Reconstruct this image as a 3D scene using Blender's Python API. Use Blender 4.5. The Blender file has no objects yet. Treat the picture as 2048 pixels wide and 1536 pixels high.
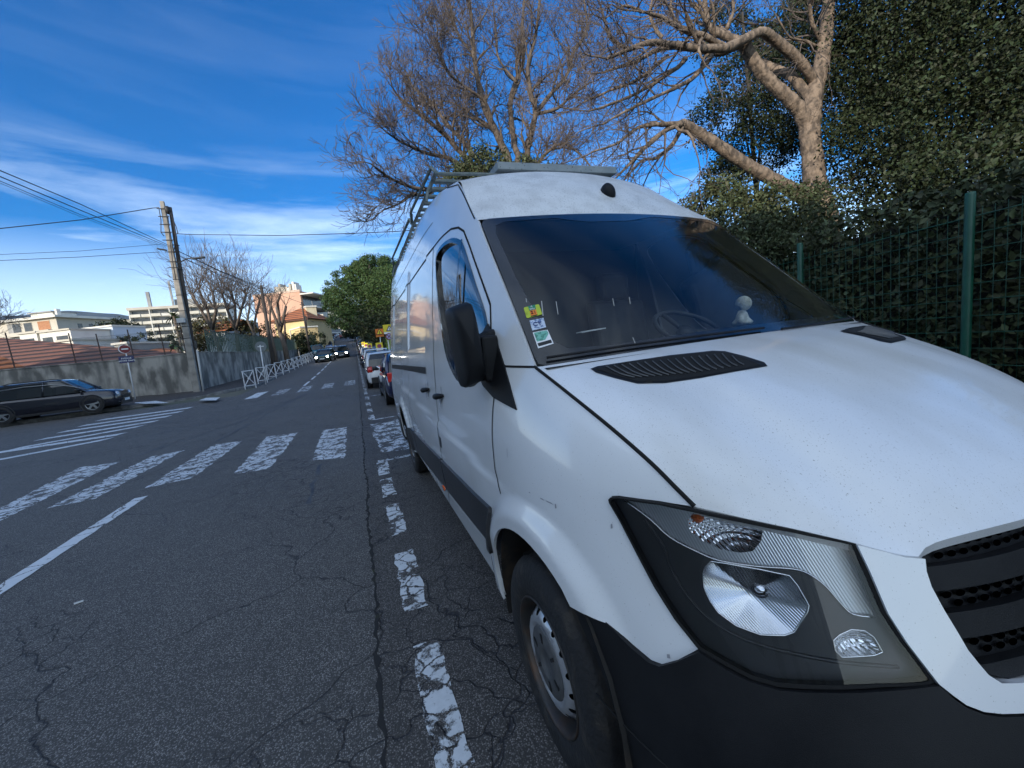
import bpy, bmesh, math, random
import numpy as np
from mathutils import Vector, Matrix
from mathutils.bvhtree import BVHTree
from mathutils.geometry import delaunay_2d_cdt
rad=math.radians
S=bpy.context.scene
# ---------------- camera (measured from the parked van, whose nose stands at the origin) -------------
F=786.026; YAW,PIT,ROL=[rad(a) for a in (20.8966,6.5770,6.4178)]
C0=np.array([-1.41713,-0.17436,1.4782])
def _rm():
    cy,sy=math.cos(YAW),math.sin(YAW); cp,sp=math.cos(PIT),math.sin(PIT)
    f=np.array([sy*cp,cy*cp,-sp]); r=np.array([cy,-sy,0]); d=np.cross(f,r)
    c,s=math.cos(ROL),math.sin(ROL)
    return np.array([c*r+s*d,-s*r+c*d,f])
RM=_rm()
cam=bpy.data.cameras.new('camera'); co=bpy.data.objects.new('camera',cam); S.collection.objects.link(co); S.camera=co
cam.sensor_fit='HORIZONTAL'; cam.sensor_width=36; cam.lens=F/2048*36; cam.clip_start=.03; cam.clip_end=20000
co.matrix_world=Matrix(((RM[0][0],-RM[1][0],-RM[2][0],C0[0]),(RM[0][1],-RM[1][1],-RM[2][1],C0[1]),(RM[0][2],-RM[1][2],-RM[2][2],C0[2]),(0,0,0,1)))
S.render.resolution_x=1024; S.render.resolution_y=768
# ---------------- daylight -------------
SUN_EL,SUN_AZ=15.0,228.0      # azimuth clockwise from +Y of the direction the light comes from
W=bpy.data.worlds.new('World'); S.world=W; W.use_nodes=True
nt=W.node_tree; nt.nodes.clear(); N=nt.nodes.new; L=nt.links.new
sky=N('ShaderNodeTexSky'); sky.sky_type='NISHITA'; sky.sun_disc=False
sky.sun_elevation=rad(SUN_EL); sky.sun_rotation=rad(SUN_AZ); sky.altitude=600; sky.air_density=1.0; sky.dust_density=.3; sky.ozone_density=3.0
tc=N('ShaderNodeTexCoord'); mp=N('ShaderNodeMapping'); mp.inputs['Scale'].default_value=(1.3,1.3,10.0); mp.inputs['Rotation'].default_value=(.10,.06,.5)
L(tc.outputs['Generated'],mp.inputs['Vector'])
n1=N('ShaderNodeTexNoise'); n1.inputs['Scale'].default_value=1.7; n1.inputs['Detail'].default_value=10; n1.inputs['Roughness'].default_value=.62; n1.inputs['Distortion'].default_value=.35
L(mp.outputs[0],n1.inputs['Vector'])
sx=N('ShaderNodeSeparateXYZ'); L(tc.outputs['Generated'],sx.inputs[0])
r1=N('ShaderNodeMapRange'); r1.inputs['From Min'].default_value=.43; r1.inputs['From Max'].default_value=.74; L(n1.outputs['Fac'],r1.inputs['Value'])
rz=N('ShaderNodeMapRange'); rz.inputs['From Min'].default_value=.42; rz.inputs['From Max'].default_value=.10; rz.inputs['To Min'].default_value=.03; rz.inputs['To Max'].default_value=.85; L(sx.outputs['Z'],rz.inputs['Value'])
mm=N('ShaderNodeMath'); mm.operation='MULTIPLY'; L(r1.outputs[0],mm.inputs[0]); L(rz.outputs[0],mm.inputs[1])
mx=N('ShaderNodeMix'); mx.data_type='RGBA'; 
dt=N('ShaderNodeVectorMath'); dt.operation='DOT_PRODUCT'; L(tc.outputs['Generated'],dt.inputs[0]); dt.inputs[1].default_value=(-.50,-.80,.33)  # extra cloud added in the unseen sky behind the camera to brighten the ambient
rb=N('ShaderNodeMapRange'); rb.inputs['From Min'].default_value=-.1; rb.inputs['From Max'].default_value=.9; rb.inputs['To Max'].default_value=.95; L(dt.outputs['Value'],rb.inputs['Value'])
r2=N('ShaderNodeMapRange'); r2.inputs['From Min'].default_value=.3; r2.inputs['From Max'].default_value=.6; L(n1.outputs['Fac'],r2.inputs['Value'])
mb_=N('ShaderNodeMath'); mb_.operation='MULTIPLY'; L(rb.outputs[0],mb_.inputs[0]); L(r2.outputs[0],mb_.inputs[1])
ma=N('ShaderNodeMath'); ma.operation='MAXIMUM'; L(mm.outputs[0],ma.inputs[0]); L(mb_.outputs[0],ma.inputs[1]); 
rh=N('ShaderNodeMapRange'); rh.inputs['From Min'].default_value=.27; rh.inputs['From Max'].default_value=.08; rh.inputs['To Max'].default_value=.62; L(sx.outputs['Z'],rh.inputs['Value'])
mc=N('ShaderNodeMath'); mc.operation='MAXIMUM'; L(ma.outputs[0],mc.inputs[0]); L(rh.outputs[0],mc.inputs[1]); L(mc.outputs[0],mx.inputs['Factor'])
hs=N('ShaderNodeHueSaturation'); hs.inputs['Saturation'].default_value=1.5; hs.inputs['Hue'].default_value=.512; hs.inputs['Value'].default_value=.76; L(sky.outputs[0],hs.inputs['Color'])
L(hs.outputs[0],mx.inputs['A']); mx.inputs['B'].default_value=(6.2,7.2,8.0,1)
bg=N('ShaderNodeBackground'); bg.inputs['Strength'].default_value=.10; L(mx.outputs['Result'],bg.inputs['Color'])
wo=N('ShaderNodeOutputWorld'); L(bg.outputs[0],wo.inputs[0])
sd=bpy.data.lights.new('sun','SUN'); sd.energy=2.0; sd.angle=rad(.5); sd.color=(1,.90,.76)
so=bpy.data.objects.new('sun',sd); S.collection.objects.link(so)
az,el=rad(SUN_AZ),rad(SUN_EL); SUND=Vector((math.sin(az)*math.cos(el),math.cos(az)*math.cos(el),math.sin(el)))
so.rotation_euler=SUND.to_track_quat('Z','Y').to_euler()
S.view_settings.view_transform='Standard'; S.view_settings.look='None'; S.view_settings.exposure=1.46; S.view_settings.gamma=1
S.render.engine='CYCLES'; S.cycles.max_bounces=6; S.cycles.transparent_max_bounces=12; S.cycles.use_denoising=True
# ---------------- projection helpers: a direction of the photograph to a place in the world ------------
def ray(px,py): return np.array([(px-1024)/F,(py-768)/F,1.])@RM
def at(px,py,D): return Vector(C0+D*ray(px,py))
def atz(px,py,z=0.): d=ray(px,py); return Vector(C0+d*((z-C0[2])/d[2]))
def aty(px,py,y): d=ray(px,py); return Vector(C0+d*((y-C0[1])/d[1]))
def atx(px,py,x): d=ray(px,py); return Vector(C0+d*((x-C0[0])/d[0]))
def proj(P):
    q=RM@(np.array(P)-C0); return (1024+F*q[0]/q[2],768+F*q[1]/q[2])
# ---------------- object helpers ------------
OFF={}
COL=S.collection
def thing(name,label,cat,loc=(0,0,0),group=None,kind=None):
    o=bpy.data.objects.new(name,None); COL.objects.link(o); o.location=loc; OFF[o]=Vector(loc)
    o.empty_display_size=.2
    o['label']=label; o['category']=cat
    if group:o['group']=group
    if kind:o['kind']=kind
    return o
def tag(o,label,cat,group=None,kind=None):
    o['label']=label; o['category']=cat
    if group:o['group']=group
    if kind:o['kind']=kind
    return o
def obj(name,V,Fs,m,parent=None,smooth=True,mi=None,nrm=None,label=None):
    off=OFF.get(parent,Vector((0,0,0))) if parent else Vector((0,0,0))
    me=bpy.data.meshes.new(name); 
    V=[(v[0]-off[0],v[1]-off[1],v[2]-off[2]) for v in V]
    me.from_pydata(V,[],Fs)
    for x in (m if isinstance(m,(list,tuple)) else [m]): me.materials.append(x)
    if mi is not None: me.polygons.foreach_set('material_index',mi)
    if smooth is True: me.polygons.foreach_set('use_smooth',[True]*len(Fs))
    elif smooth: me.polygons.foreach_set('use_smooth',smooth)
    me.update()
    if nrm is not None: me.normals_split_custom_set_from_vertices(nrm)
    o=bpy.data.objects.new(name,me); COL.objects.link(o)
    if parent: o.parent=parent; OFF[o]=off
    if label: o['label']=label
    return o
def struct(o): o['kind']='structure'; return o
def dup(root,loc,rz=0,label=None,group=None):
    def cp(o,par):
        c=o.copy(); COL.objects.link(c)
        if par is not None: c.parent=par
        for ch in list(o.children): cp(ch,c)
        return c
    r=cp(root,None); r.location=loc; r.rotation_euler=(0,0,rz)
    if label:r['label']=label
    if group:r['group']=group
    return r
class MB:
    def __init__(s): s.V=[];s.F=[];s.M=[]
    def add(s,V,Fs,mi=0):
        n=len(s.V); s.V+=[tuple(v) for v in V]; s.F+=[tuple(i+n for i in f) for f in Fs]; s.M+=[mi]*len(Fs); return s
    def box(s,a,b,mi=0,bev=0):
        x0,y0,z0=a;x1,y1,z1=b
        return s.add([(x0,y0,z0),(x1,y0,z0),(x1,y1,z0),(x0,y1,z0),(x0,y0,z1),(x1,y0,z1),(x1,y1,z1),(x0,y1,z1)],[(0,3,2,1),(4,5,6,7),(0,1,5,4),(1,2,6,5),(2,3,7,6),(3,0,4,7)],mi)
    def obox(s,c,ax,ay,az,mi=0):
        c,ax,ay,az=[Vector(q) for q in (c,ax,ay,az)]
        P=[c+ax*i+ay*j+az*k for k in(-1,1) for j in(-1,1) for i in(-1,1)]
        return s.add(P,[(0,2,3,1),(4,5,7,6),(0,1,5,4),(1,3,7,5),(3,2,6,7),(2,0,4,6)],mi)
    def tube(s,P,R,n=6,mi=0,cap=True):
        P=[Vector(p) for p in P]; 
        if not isinstance(R,(list,tuple)): R=[R]*len(P)
        up=Vector((0,0,1)); V=[];Fs=[]
        for i,p in enumerate(P):
            d=(P[min(i+1,len(P)-1)]-P[max(i-1,0)])
            if d.length<1e-9:d=Vector((0,0,1))
            d.normalize()
            if i==0:
                a=d.cross(up if abs(d.z)<.9 else Vector((1,0,0))).normalized()
            else: a=(a-d*a.dot(d)); a=a.normalized() if a.length>1e-6 else d.orthogonal().normalized()
            b=d.cross(a)
            for k in range(n):
                t=2*math.pi*k/n; V.append(p+(a*math.cos(t)+b*math.sin(t))*R[i])
        for i in range(len(P)-1):
            for k in range(n):
                k2=(k+1)%n; Fs.append((i*n+k,i*n+k2,(i+1)*n+k2,(i+1)*n+k))
        if cap and n>2: Fs.append(tuple(range(n-1,-1,-1))); Fs.append(tuple((len(P)-1)*n+k for k in range(n)))
        return s.add(V,Fs,mi)
    def lathe(s,prof,c,ax,n=32,mi=0,a0=0):
        c=Vector(c);ax=Vector(ax).normalized();u=ax.orthogonal().normalized();v=ax.cross(u);V=[];Fs=[]
        for r,h in prof:
            for k in range(n):
                t=a0+2*math.pi*k/n; V.append(c+ax*h+(u*math.cos(t)+v*math.sin(t))*r)
        for i in range(len(prof)-1):
            for k in range(n):
                k2=(k+1)%n; Fs.append((i*n+k,i*n+k2,(i+1)*n+k2,(i+1)*n+k))
        return s.add(V,Fs,mi)
    def o(s,name,m,parent=None,smooth=False,label=None): return obj(name,s.V,s.F,m,parent,smooth,mi=s.M if isinstance(m,(list,tuple)) else None,label=label)
def bevel(o,w=.01,seg=2,ang=35):
    m=o.modifiers.new('b','BEVEL'); m.width=w; m.segments=seg; m.limit_method='ANGLE'; m.angle_limit=rad(ang); return o
# ---------------- materials ------------
def mat(name,c,rough=.6,metal=0,c2=None,scale=4,stretch=(1,1,1),lo=.4,hi=.6,bump=0,bscale=40,coat=0,spec=.5,specks=None,emit=None,detail=5,co='Object'):
    m=bpy.data.materials.new(name); m.use_nodes=True; nt=m.node_tree; b=nt.nodes['Principled BSDF']; N=nt.nodes.new; L=nt.links.new
    b.inputs['Base Color'].default_value=(*c,1); b.inputs['Roughness'].default_value=rough; b.inputs['Metallic'].default_value=metal
    b.inputs['Coat Weight'].default_value=coat; b.inputs['Specular IOR Level'].default_value=spec; b.inputs['Coat Roughness'].default_value=.04
    t=N('ShaderNodeTexCoord'); mp=N('ShaderNodeMapping'); mp.inputs['Scale'].default_value=stretch; L(t.outputs[co],mp.inputs[0])
    col=None
    if c2:
        n=N('ShaderNodeTexNoise'); n.inputs['Scale'].default_value=scale; n.inputs['Detail'].default_value=detail; L(mp.outputs[0],n.inputs['Vector'])
        r=N('ShaderNodeMapRange'); r.inputs['From Min'].default_value=lo; r.inputs['From Max'].default_value=hi; L(n.outputs['Fac'],r.inputs['Value'])
        x=N('ShaderNodeMix'); x.data_type='RGBA'; L(r.outputs[0],x.inputs['Factor']); x.inputs['A'].default_value=(*c,1); x.inputs['B'].default_value=(*c2,1)
        col=x.outputs['Result']
    if specks:   # (scale, threshold, colour)
        n=N('ShaderNodeTexNoise'); n.inputs['Scale'].default_value=specks[0]; n.inputs['Detail'].default_value=2; L(mp.outputs[0],n.inputs['Vector'])
        r=N('ShaderNodeMapRange'); r.inputs['From Min'].default_value=specks[1]; r.inputs['From Max'].default_value=specks[1]+.04; L(n.outputs['Fac'],r.inputs['Value'])
        x=N('ShaderNodeMix'); x.data_type='RGBA'; L(r.outputs[0],x.inputs['Factor'])
        if col: L(col,x.inputs['A'])
        else: x.inputs['A'].default_value=(*c,1)
        x.inputs['B'].default_value=(*specks[2],1); col=x.outputs['Result']
    if col: L(col,b.inputs['Base Color'])
    if bump:
        n=N('ShaderNodeTexNoise'); n.inputs['Scale'].default_value=bscale; n.inputs['Detail'].default_value=4; L(mp.outputs[0],n.inputs['Vector'])
        u=N('ShaderNodeBump'); u.inputs['Strength'].default_value=bump; u.inputs['Distance'].default_value=.02; L(n.outputs['Fac'],u.inputs['Height']); L(u.outputs[0],b.inputs['Normal'])
    if emit: b.inputs['Emission Color'].default_value=(*emit[0],1); b.inputs['Emission Strength'].default_value=emit[1]
    return m
def glassm(name,tint,ior=1.5,rough=.0,extra=0.0,gcol=(1,1,1)):
    m=bpy.data.materials.new(name); m.use_nodes=True; nt=m.node_tree; nt.nodes.clear(); N=nt.nodes.new; L=nt.links.new
    f=N('ShaderNodeFresnel'); f.inputs['IOR'].default_value=ior; g=N('ShaderNodeBsdfGlossy'); g.inputs['Roughness'].default_value=rough; g.inputs['Color'].default_value=(*gcol,1)
    t=N('ShaderNodeBsdfTransparent'); t.inputs['Color'].default_value=(*tint,1); x=N('ShaderNodeMixShader'); o=N('ShaderNodeOutputMaterial')
    a=N('ShaderNodeMath'); a.operation='ADD'; a.inputs[1].default_value=extra; a.use_clamp=True; L(f.outputs[0],a.inputs[0])
    L(a.outputs[0],x.inputs[0]); L(t.outputs[0],x.inputs[1]); L(g.outputs[0],x.inputs[2]); L(x.outputs[0],o.inputs[0]); return m
_zt=np.array([.15,.3,.5,.7,.85,1.0,1.1,1.2,1.38,1.6,1.83,2.07,2.3,2.5,2.6,2.66])
_W =np.array([.93,.95,.97,.982,.985,.983,.978,.972,.957,.93,.90,.862,.825,.785,.75,.70])
_Y =np.array([1.3,1.3,1.3,1.3,1.3,1.3,1.35,1.5,2.0,2.4,2.8,3.2,3.45,3.6,3.7,3.8])
_N =np.array([.05,.02,.0,.03,.07,.12,.17,.26,.45,.65,.82,1.0,1.3,1.5,1.6,1.7])
_p =np.array([4,4,4,3.2,2.8,2.6,2.7,2.8,3.05,3.1,3.15,3.2,2.9,2.65,2.6,2.6])
_zf=np.linspace(.15,2.66,503)
def _sm(a,k=12):
    f=np.interp(_zf,_zt,a); g=np.exp(-.5*(np.arange(-3*k,3*k+1)/k)**2); g/=g.sum()
    e=np.concatenate([2*f[0]-f[3*k:0:-1],f,2*f[-1]-f[-2:-3*k-2:-1]])
    return np.convolve(e,g,'valid')
_Ws,_Ys,_Ns,_ps=_sm(_W),_sm(_Y),_sm(_N),_sm(_p)
def sstep(a,b,x):
    t=min(1,max(0,(x-a)/(b-a))); return t*t*(3-2*t)
def prm(z): 
    z=min(2.66,max(.15,z)); return [float(np.interp(z,_zf,q)) for q in (_Ws,_Ys,_Ns,_ps)]
def disp(y,z):
    d=0
    for yc,zc in ((.965,.43),(4.66,.43)):
        r=math.hypot(y-yc,z-zc); d+=.030*(1-sstep(.44,.525,r))*sstep(.25,.4,z)
    zc=.93+(y-1.1)*.042 if y<5 else 1.09
    d+=.012*(1-sstep(-.02,.02,z-zc))*sstep(.4,.9,z)*sstep(1.0,1.6,y)
    for a,b in ((2.75,3.85),(4.05,5.5)):
        e=.03; m=min(sstep(a,a+e,y),1-sstep(b-e,b,y),sstep(1.46,1.46+e,z),1-sstep(2.2,2.2+e,z)); d-=.014*m
    return d
def xs(y,z):
    W,Y,N,p=prm(z)
    b=min(.999,max(0,(Y-y)/(Y-N))); return W*(1-b**p)**(1/p)+disp(y,z)
def imp(P):
    W,Y,N,p=prm(P[2]); d=disp(P[1],P[2])
    return (max(0,abs(P[0])-d)/W)**p+(max(0,Y-P[1])/(Y-N))**p-1
# ================= the van =================
def imp_hit(px,py,t0=.3,t1=9):
    d=ray(px,py); t=t0
    while t<t1:
        if imp(C0+d*(t+.012))<=0:
            a,b=t,t+.012
            for _ in range(22):
                m_=(a+b)/2
                if imp(C0+d*m_)>0:a=m_
                else:b=m_
            return C0+d*b
        t+=.012
def inpoly(x,y,P):
    c=False; j=len(P)-1
    for i in range(len(P)):
        xi,yi=P[i];xj,yj=P[j]
        if (yi>y)!=(yj>y) and x<(xj-xi)*(y-yi)/(yj-yi)+xi:c=not c
        j=i
    return c
def dens(P,h,closed=True):
    out=[]; n=len(P)
    for i in range(n if closed else n-1):
        a=P[i];b=P[(i+1)%n]; l=math.dist(a,b); k=max(1,int(math.ceil(l/h)))
        for j in range(k): out.append(tuple(a[q]+(b[q]-a[q])*j/k for q in range(len(a))))
    if not closed: out.append(tuple(P[-1]))
    return out
def cr(P,n=6,closed=False):      # Catmull-Rom
    P=[np.array(p,float) for p in P]; m=len(P); out=[]
    for i in range(m if closed else m-1):
        if closed: p0,p1,p2,p3=P[(i-1)%m],P[i],P[(i+1)%m],P[(i+2)%m]
        else: p0,p1,p2,p3=P[max(0,i-1)],P[i],P[i+1],P[min(m-1,i+2)]
        for j in range(n):
            t=j/n; out.append(tuple(.5*((2*p1)+(-p0+p2)*t+(2*p0-5*p1+4*p2-p3)*t*t+(-p0+3*p1-3*p2+p3)*t**3)))
    if not closed: out.append(tuple(P[-1]))
    return out
def tri2(outl,holes=(),h=.03):
    loops=[dens(outl,h)]+[dens(q,h) for q in holes]
    V=[];E=[]
    for lp in loops:
        n=len(V); V+=[Vector(p) for p in lp]; E+=[(n+i,n+(i+1)%len(lp)) for i in range(len(lp))]
    nb=len(V); xs_=[p[0] for p in loops[0]]; ys_=[p[1] for p in loops[0]]
    B=np.array([(v.x,v.y) for v in V])
    x=min(xs_)+h*.5
    while x<max(xs_):
        y=min(ys_)+h*.5
        while y<max(ys_):
            if inpoly(x,y,loops[0]) and not any(inpoly(x,y,q) for q in loops[1:]) and ((B-[x,y])**2).sum(1).min()>(h*.45)**2: V.append(Vector((x,y)))
            y+=h
        x+=h
    r=delaunay_2d_cdt(V,E,[],0,1e-7)
    vo=[(v.x,v.y) for v in r[0]]; T=[]
    for f in r[2]:
        cx=sum(vo[i][0] for i in f)/3; cy=sum(vo[i][1] for i in f)/3
        if inpoly(cx,cy,loops[0]) and not any(inpoly(cx,cy,q) for q in loops[1:]): T.append(tuple(f))
    return vo,T,loops
def panel(name,sf,outl,m,parent,holes=(),h=.03,off=0.,thick=.012,flip=False,mirror=False,label=None):
    vo,T,loops=tri2(outl,holes,h)
    e=h*.05
    def pn(u,v):
        p=np.array(sf(u,v)); a=np.array(sf(u+e,v))-p; b=np.array(sf(u,v+e))-p; n=np.cross(a,b); n/=np.linalg.norm(n)+1e-12
        return p,(-n if flip else n)
    Q=[pn(*q) for q in vo]; V=[p+n*off for p,n in Q]; NN=[n for p,n in Q]
    T=[(t if not flip else t[::-1]) for t in T]
    if T:
        T2=[]
        for t in T:
            g=np.cross(V[t[1]]-V[t[0]],V[t[2]]-V[t[0]]); T2.append(t[::-1] if np.dot(g,NN[t[0]]+NN[t[1]]+NN[t[2]])<0 else t)
        T=T2
    if thick:
        for lp in loops:
            ii=len(V); k=len(lp)
            for q in lp:
                p,n=pn(*q); V+= [p+n*off, p+n*(off-thick)]
            ctr=None
            for i in range(k):
                j=(i+1)%k; a,b=V[ii+2*i],V[ii+2*j]
                nr=np.cross(b-a,V[ii+2*i+1]-a); nr/=np.linalg.norm(nr)+1e-12
                T.append((ii+2*i,ii+2*j,ii+2*j+1,ii+2*i+1))
            for q in range(k):
                j=(q+1)%k;p_=(q-1)%k
                nr=np.cross(V[ii+2*j]-V[ii+2*p_],V[ii+2*q+1]-V[ii+2*q]); nr/=np.linalg.norm(nr)+1e-12
                NN+=[nr,nr]
    o=obj(name,V,T,m,parent,True,nrm=[tuple(n) for n in NN],label=label)
    if mirror:
        obj(name,[(-v[0],v[1],v[2]) for v in V],[t[::-1] for t in T],m,parent,True,nrm=[(-n[0],n[1],n[2]) for n in NN],label=label)
    return o
def sA(y,z): return (-xs(y,z),y,z)                 # side of the body
def sB(th,z):                                      # wraps round the front corner; th in units of 1.3 m
    a=th/1.3; W_,Y_,N_,p_=prm(z); Y_=1.3
    c,s=math.cos(a),math.sin(a); c=max(c,0) ; sg=1
    if c<1e-6: c=0
    r=1/((abs(math.cos(a))/W_)**p_+(max(s,0)/(Y_-N_))**p_)**(1/p_)
    return (-r*math.cos(a),1.3-r*s,z)
def toB(P): return (1.3*math.atan2(1.3-P[1],-P[0]),P[2])
def pxB(L_): return [toB(imp_hit(*q)) for q in L_]
def sBc(th,z,d=0): p=sB(th,z); return p
# materials
PAINT=mat('van white paint',(.76,.77,.78),.22,c2=(.66,.665,.66),scale=1.6,lo=.35,hi=.75,coat=.8,specks=(300,.70,(.42,.41,.39)),bump=.012,bscale=9)
HOODP=mat('van white paint dusty',(.72,.73,.745),.32,c2=(.56,.55,.52),scale=2.6,stretch=(1.8,.6,1),lo=.42,hi=.80,coat=.45,specks=(300,.665,(.32,.31,.30)),bump=.02,bscale=60)
ROOFP=mat('van roof paint dirty',(.70,.70,.69),.42,c2=(.56,.555,.54),scale=9,lo=.4,hi=.7,coat=.2,specks=(190,.63,(.2,.2,.19)))
PLAS=mat('black plastic',(.008,.0085,.010),.5,c2=(.012,.0125,.014),scale=6,bump=.15,bscale=500,spec=.18)
PLASD=mat('charcoal plastic',(.022,.023,.026),.42,c2=(.032,.033,.036),scale=3,bump=.08,bscale=300,spec=.35)
SEAL=mat('gloss black',(.008,.009,.011),.08,coat=.6)
GAP=mat('gap black',(.004,.004,.004),.9)
GLASS=glassm('auto glass',(.60,.64,.64),1.9,extra=.12)
WSG=glassm('windshield glass',(.84,.88,.88),1.45,extra=.01)
CLEAR=glassm('lamp lens',(.90,.91,.92),1.42)
CHROME=mat('reflector chrome',(.82,.83,.85),.12,metal=1)
LAMPG=mat('lamp bezel grey',(.040,.042,.046),.4,c2=(.032,.034,.037),scale=8)
TYRE=mat('tyre rubber',(.012,.012,.013),.75,c2=(.05,.042,.033),scale=14,lo=.52,hi=.75,bump=.3,bscale=60)
STEEL=mat('steel wheel silver',(.55,.56,.58),.35,metal=.7,c2=(.16,.09,.05),scale=11,lo=.58,hi=.72)
CAPG=mat('hub cap grey',(.06,.063,.066),.5,c2=(.09,.09,.09),scale=20)
DARKIN=mat('cab interior',(.03,.032,.036),.6,c2=(.045,.047,.05),scale=6)
RACKM=mat('rack galvanised',(.10,.13,.13),.5,metal=.3,c2=(.16,.18,.17),scale=20)
van=thing('parked_van','white high roof cargo van with a roof rack, dusty bonnet and black bumper, parked nearest','van',(0,0,0))
# --- front headlight group outlines, traced on the body surface ---
hlz=lambda L_:[(1180+x/2.926,940+y/2.926) for x,y in L_]
HL_in=hlz([(1540,425),(1620,600),(1720,830),(1830,1000),(1950,1160),(2000,1235)])
HL_bot=hlz([(1960,1248),(1700,1262),(1300,1275),(1100,1262),(950,1220),(780,1130),(640,1045)])
HL_left=hlz([(500,870),(380,680),(260,450),(180,290),(122,185),(118,165),(130,152)])
HL_top=hlz([(170,150),(400,180),(580,215),(900,280),(1200,345),(1460,405)])
HLO=pxB(HL_in+HL_bot+HL_left+HL_top)
def inset(P,d):
    cx=sum(p[0] for p in P)/len(P);cy=sum(p[1] for p in P)/len(P)
    out=[]
    for x,y in P:
        l=math.hypot(x-cx,y-cy); out.append((x-(x-cx)/l*d,y-(y-cy)/l*d))
    return out
head=panel('headlight',sB,HLO,CLEAR,van,h=.02,off=.004,thick=0,flip=False)
panel('seal',sB,HLO,GAP,head,holes=[inset(HLO,.007)],h=.02,off=.006,thick=.02,flip=False)
hin=inset(HLO,.004)
IND=pxB(hlz([(170,168),(330,290),(450,400),(600,480),(750,540),(980,575),(1200,590),(1300,620),(1400,690),(1490,790),(1570,860),(1715,880),(1610,610),(1535,432),(1460,410),(1200,352),(900,287),(580,222),(400,187)]))
LOW=pxB(hlz([(700,548),(800,562),(1000,596),(1180,632),(1230,690),(1300,810),(1290,850),(1210,970),(1150,990),(1000,985),(850,930),(740,850),(690,780),(655,700),(650,620),(665,580)]))
POS=pxB(hlz([(1450,1020),(1490,985),(1560,955),(1640,960),(1700,1000),(1755,1090),(1700,1110),(1500,1120),(1460,1080)]))
panel('bezel',sB,hin,LAMPG,head,holes=[IND,LOW,POS],h=.025,off=-.020,thick=.008,flip=False)
def wavem(name,sc,dirv,strength,c=(.8,.82,.84),rough=.15,metal=1,dist=.01,kind='BANDS',c2=None):
    m=bpy.data.materials.new(name); m.use_nodes=True; nt=m.node_tree; b=nt.nodes['Principled BSDF']; N=nt.nodes.new; L=nt.links.new
    b.inputs['Base Color'].default_value=(*c,1); b.inputs['Metallic'].default_value=metal; b.inputs['Roughness'].default_value=rough
    t=N('ShaderNodeTexCoord'); mp=N('ShaderNodeMapping'); mp.inputs['Rotation'].default_value=dirv; L(t.outputs['Object'],mp.inputs[0])
    w=N('ShaderNodeTexWave'); w.inputs['Scale'].default_value=sc; w.inputs['Distortion'].default_value=.4; L(mp.outputs[0],w.inputs[0])
    h=w.outputs['Fac']
    if kind=='GRID':
        w2=N('ShaderNodeTexWave'); w2.inputs['Scale'].default_value=sc; w2.bands_direction='Z'; L(mp.outputs[0],w2.inputs[0])
        a=N('ShaderNodeMath'); a.operation='ADD'; L(h,a.inputs[0]); L(w2.outputs['Fac'],a.inputs[1]); h=a.outputs[0]
    u=N('ShaderNodeBump'); u.inputs['Strength'].default_value=strength; u.inputs['Distance'].default_value=dist; L(h,u.inputs['Height']); L(u.outputs[0],b.inputs['Normal'])
    if c2:
        x=N('ShaderNodeMix'); x.data_type='RGBA'; x.inputs['A'].default_value=(*c,1); x.inputs['B'].default_value=(*c2,1); L(w.outputs['Fac'],x.inputs['Factor']); L(x.outputs['Result'],b.inputs['Base Color'])
    return m
FLUTE=wavem('fluted reflector',62,(0,.35,.3),.22,c=(.66,.68,.70),rough=.30,metal=.85,dist=.003,c2=(.50,.52,.54))
FACET=wavem('faceted reflector',34,(0,.3,.2),.5,c=(.85,.87,.9),kind='GRID',dist=.004)
BOWLM=wavem('ribbed reflector',70,(0,.5,.2),.12,c=(.62,.64,.67),rough=.14,dist=.002)
TS=pxB(hlz([(560,300),(600,250),(640,236),(800,266),(980,314),(1020,370),(1010,430),(960,490),(880,500),(760,480),(650,430),(570,370)]))
panel('indicator',sB,inset(IND,-.004),FLUTE,head,holes=[TS],h=.02,off=-.026,thick=0,flip=False)
def bowl(name,P,D,m,par,n=10,off=-.020,ctr=None,pw=2):
    P=dens(P,.012); cx=sum(p[0] for p in P)/len(P);cy=sum(p[1] for p in P)/len(P)
    if ctr: cx,cy=ctr
    V=[];Fs=[];k=len(P)
    for i in range(n+1):
        s=1-i/n*.93
        for x,y in P:
            u,v=cx+(x-cx)*s,cy+(y-cy)*s; p=np.array(sB(u,v)); e=.002
            nn=np.cross(np.array(sB(u+e,v))-p,np.array(sB(u,v+e))-p); nn/=np.linalg.norm(nn)
            V.append(p+nn*(off-D*(1-s**pw)))
    for i in range(n):
        for j in range(k): Fs.append((i*k+j,i*k+(j+1)%k,(i+1)*k+(j+1)%k,(i+1)*k+j))
    Fs.append(tuple(n*k+j for j in range(k)))
    return obj(name,V,Fs,m,par,True)
bowl('reflector',LOW,.030,BOWLM,head,pw=1.25)
bowl('reflector',POS,.02,FACET,head)
TS=pxB(hlz([(560,300),(600,250),(640,232),(800,262),(980,310),(1020,370),(1010,430),(960,490),(880,500),(760,480),(650,430),(570,370)]))
bowl('turn_reflector',TS,.030,FACET,head,off=-.024)
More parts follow.
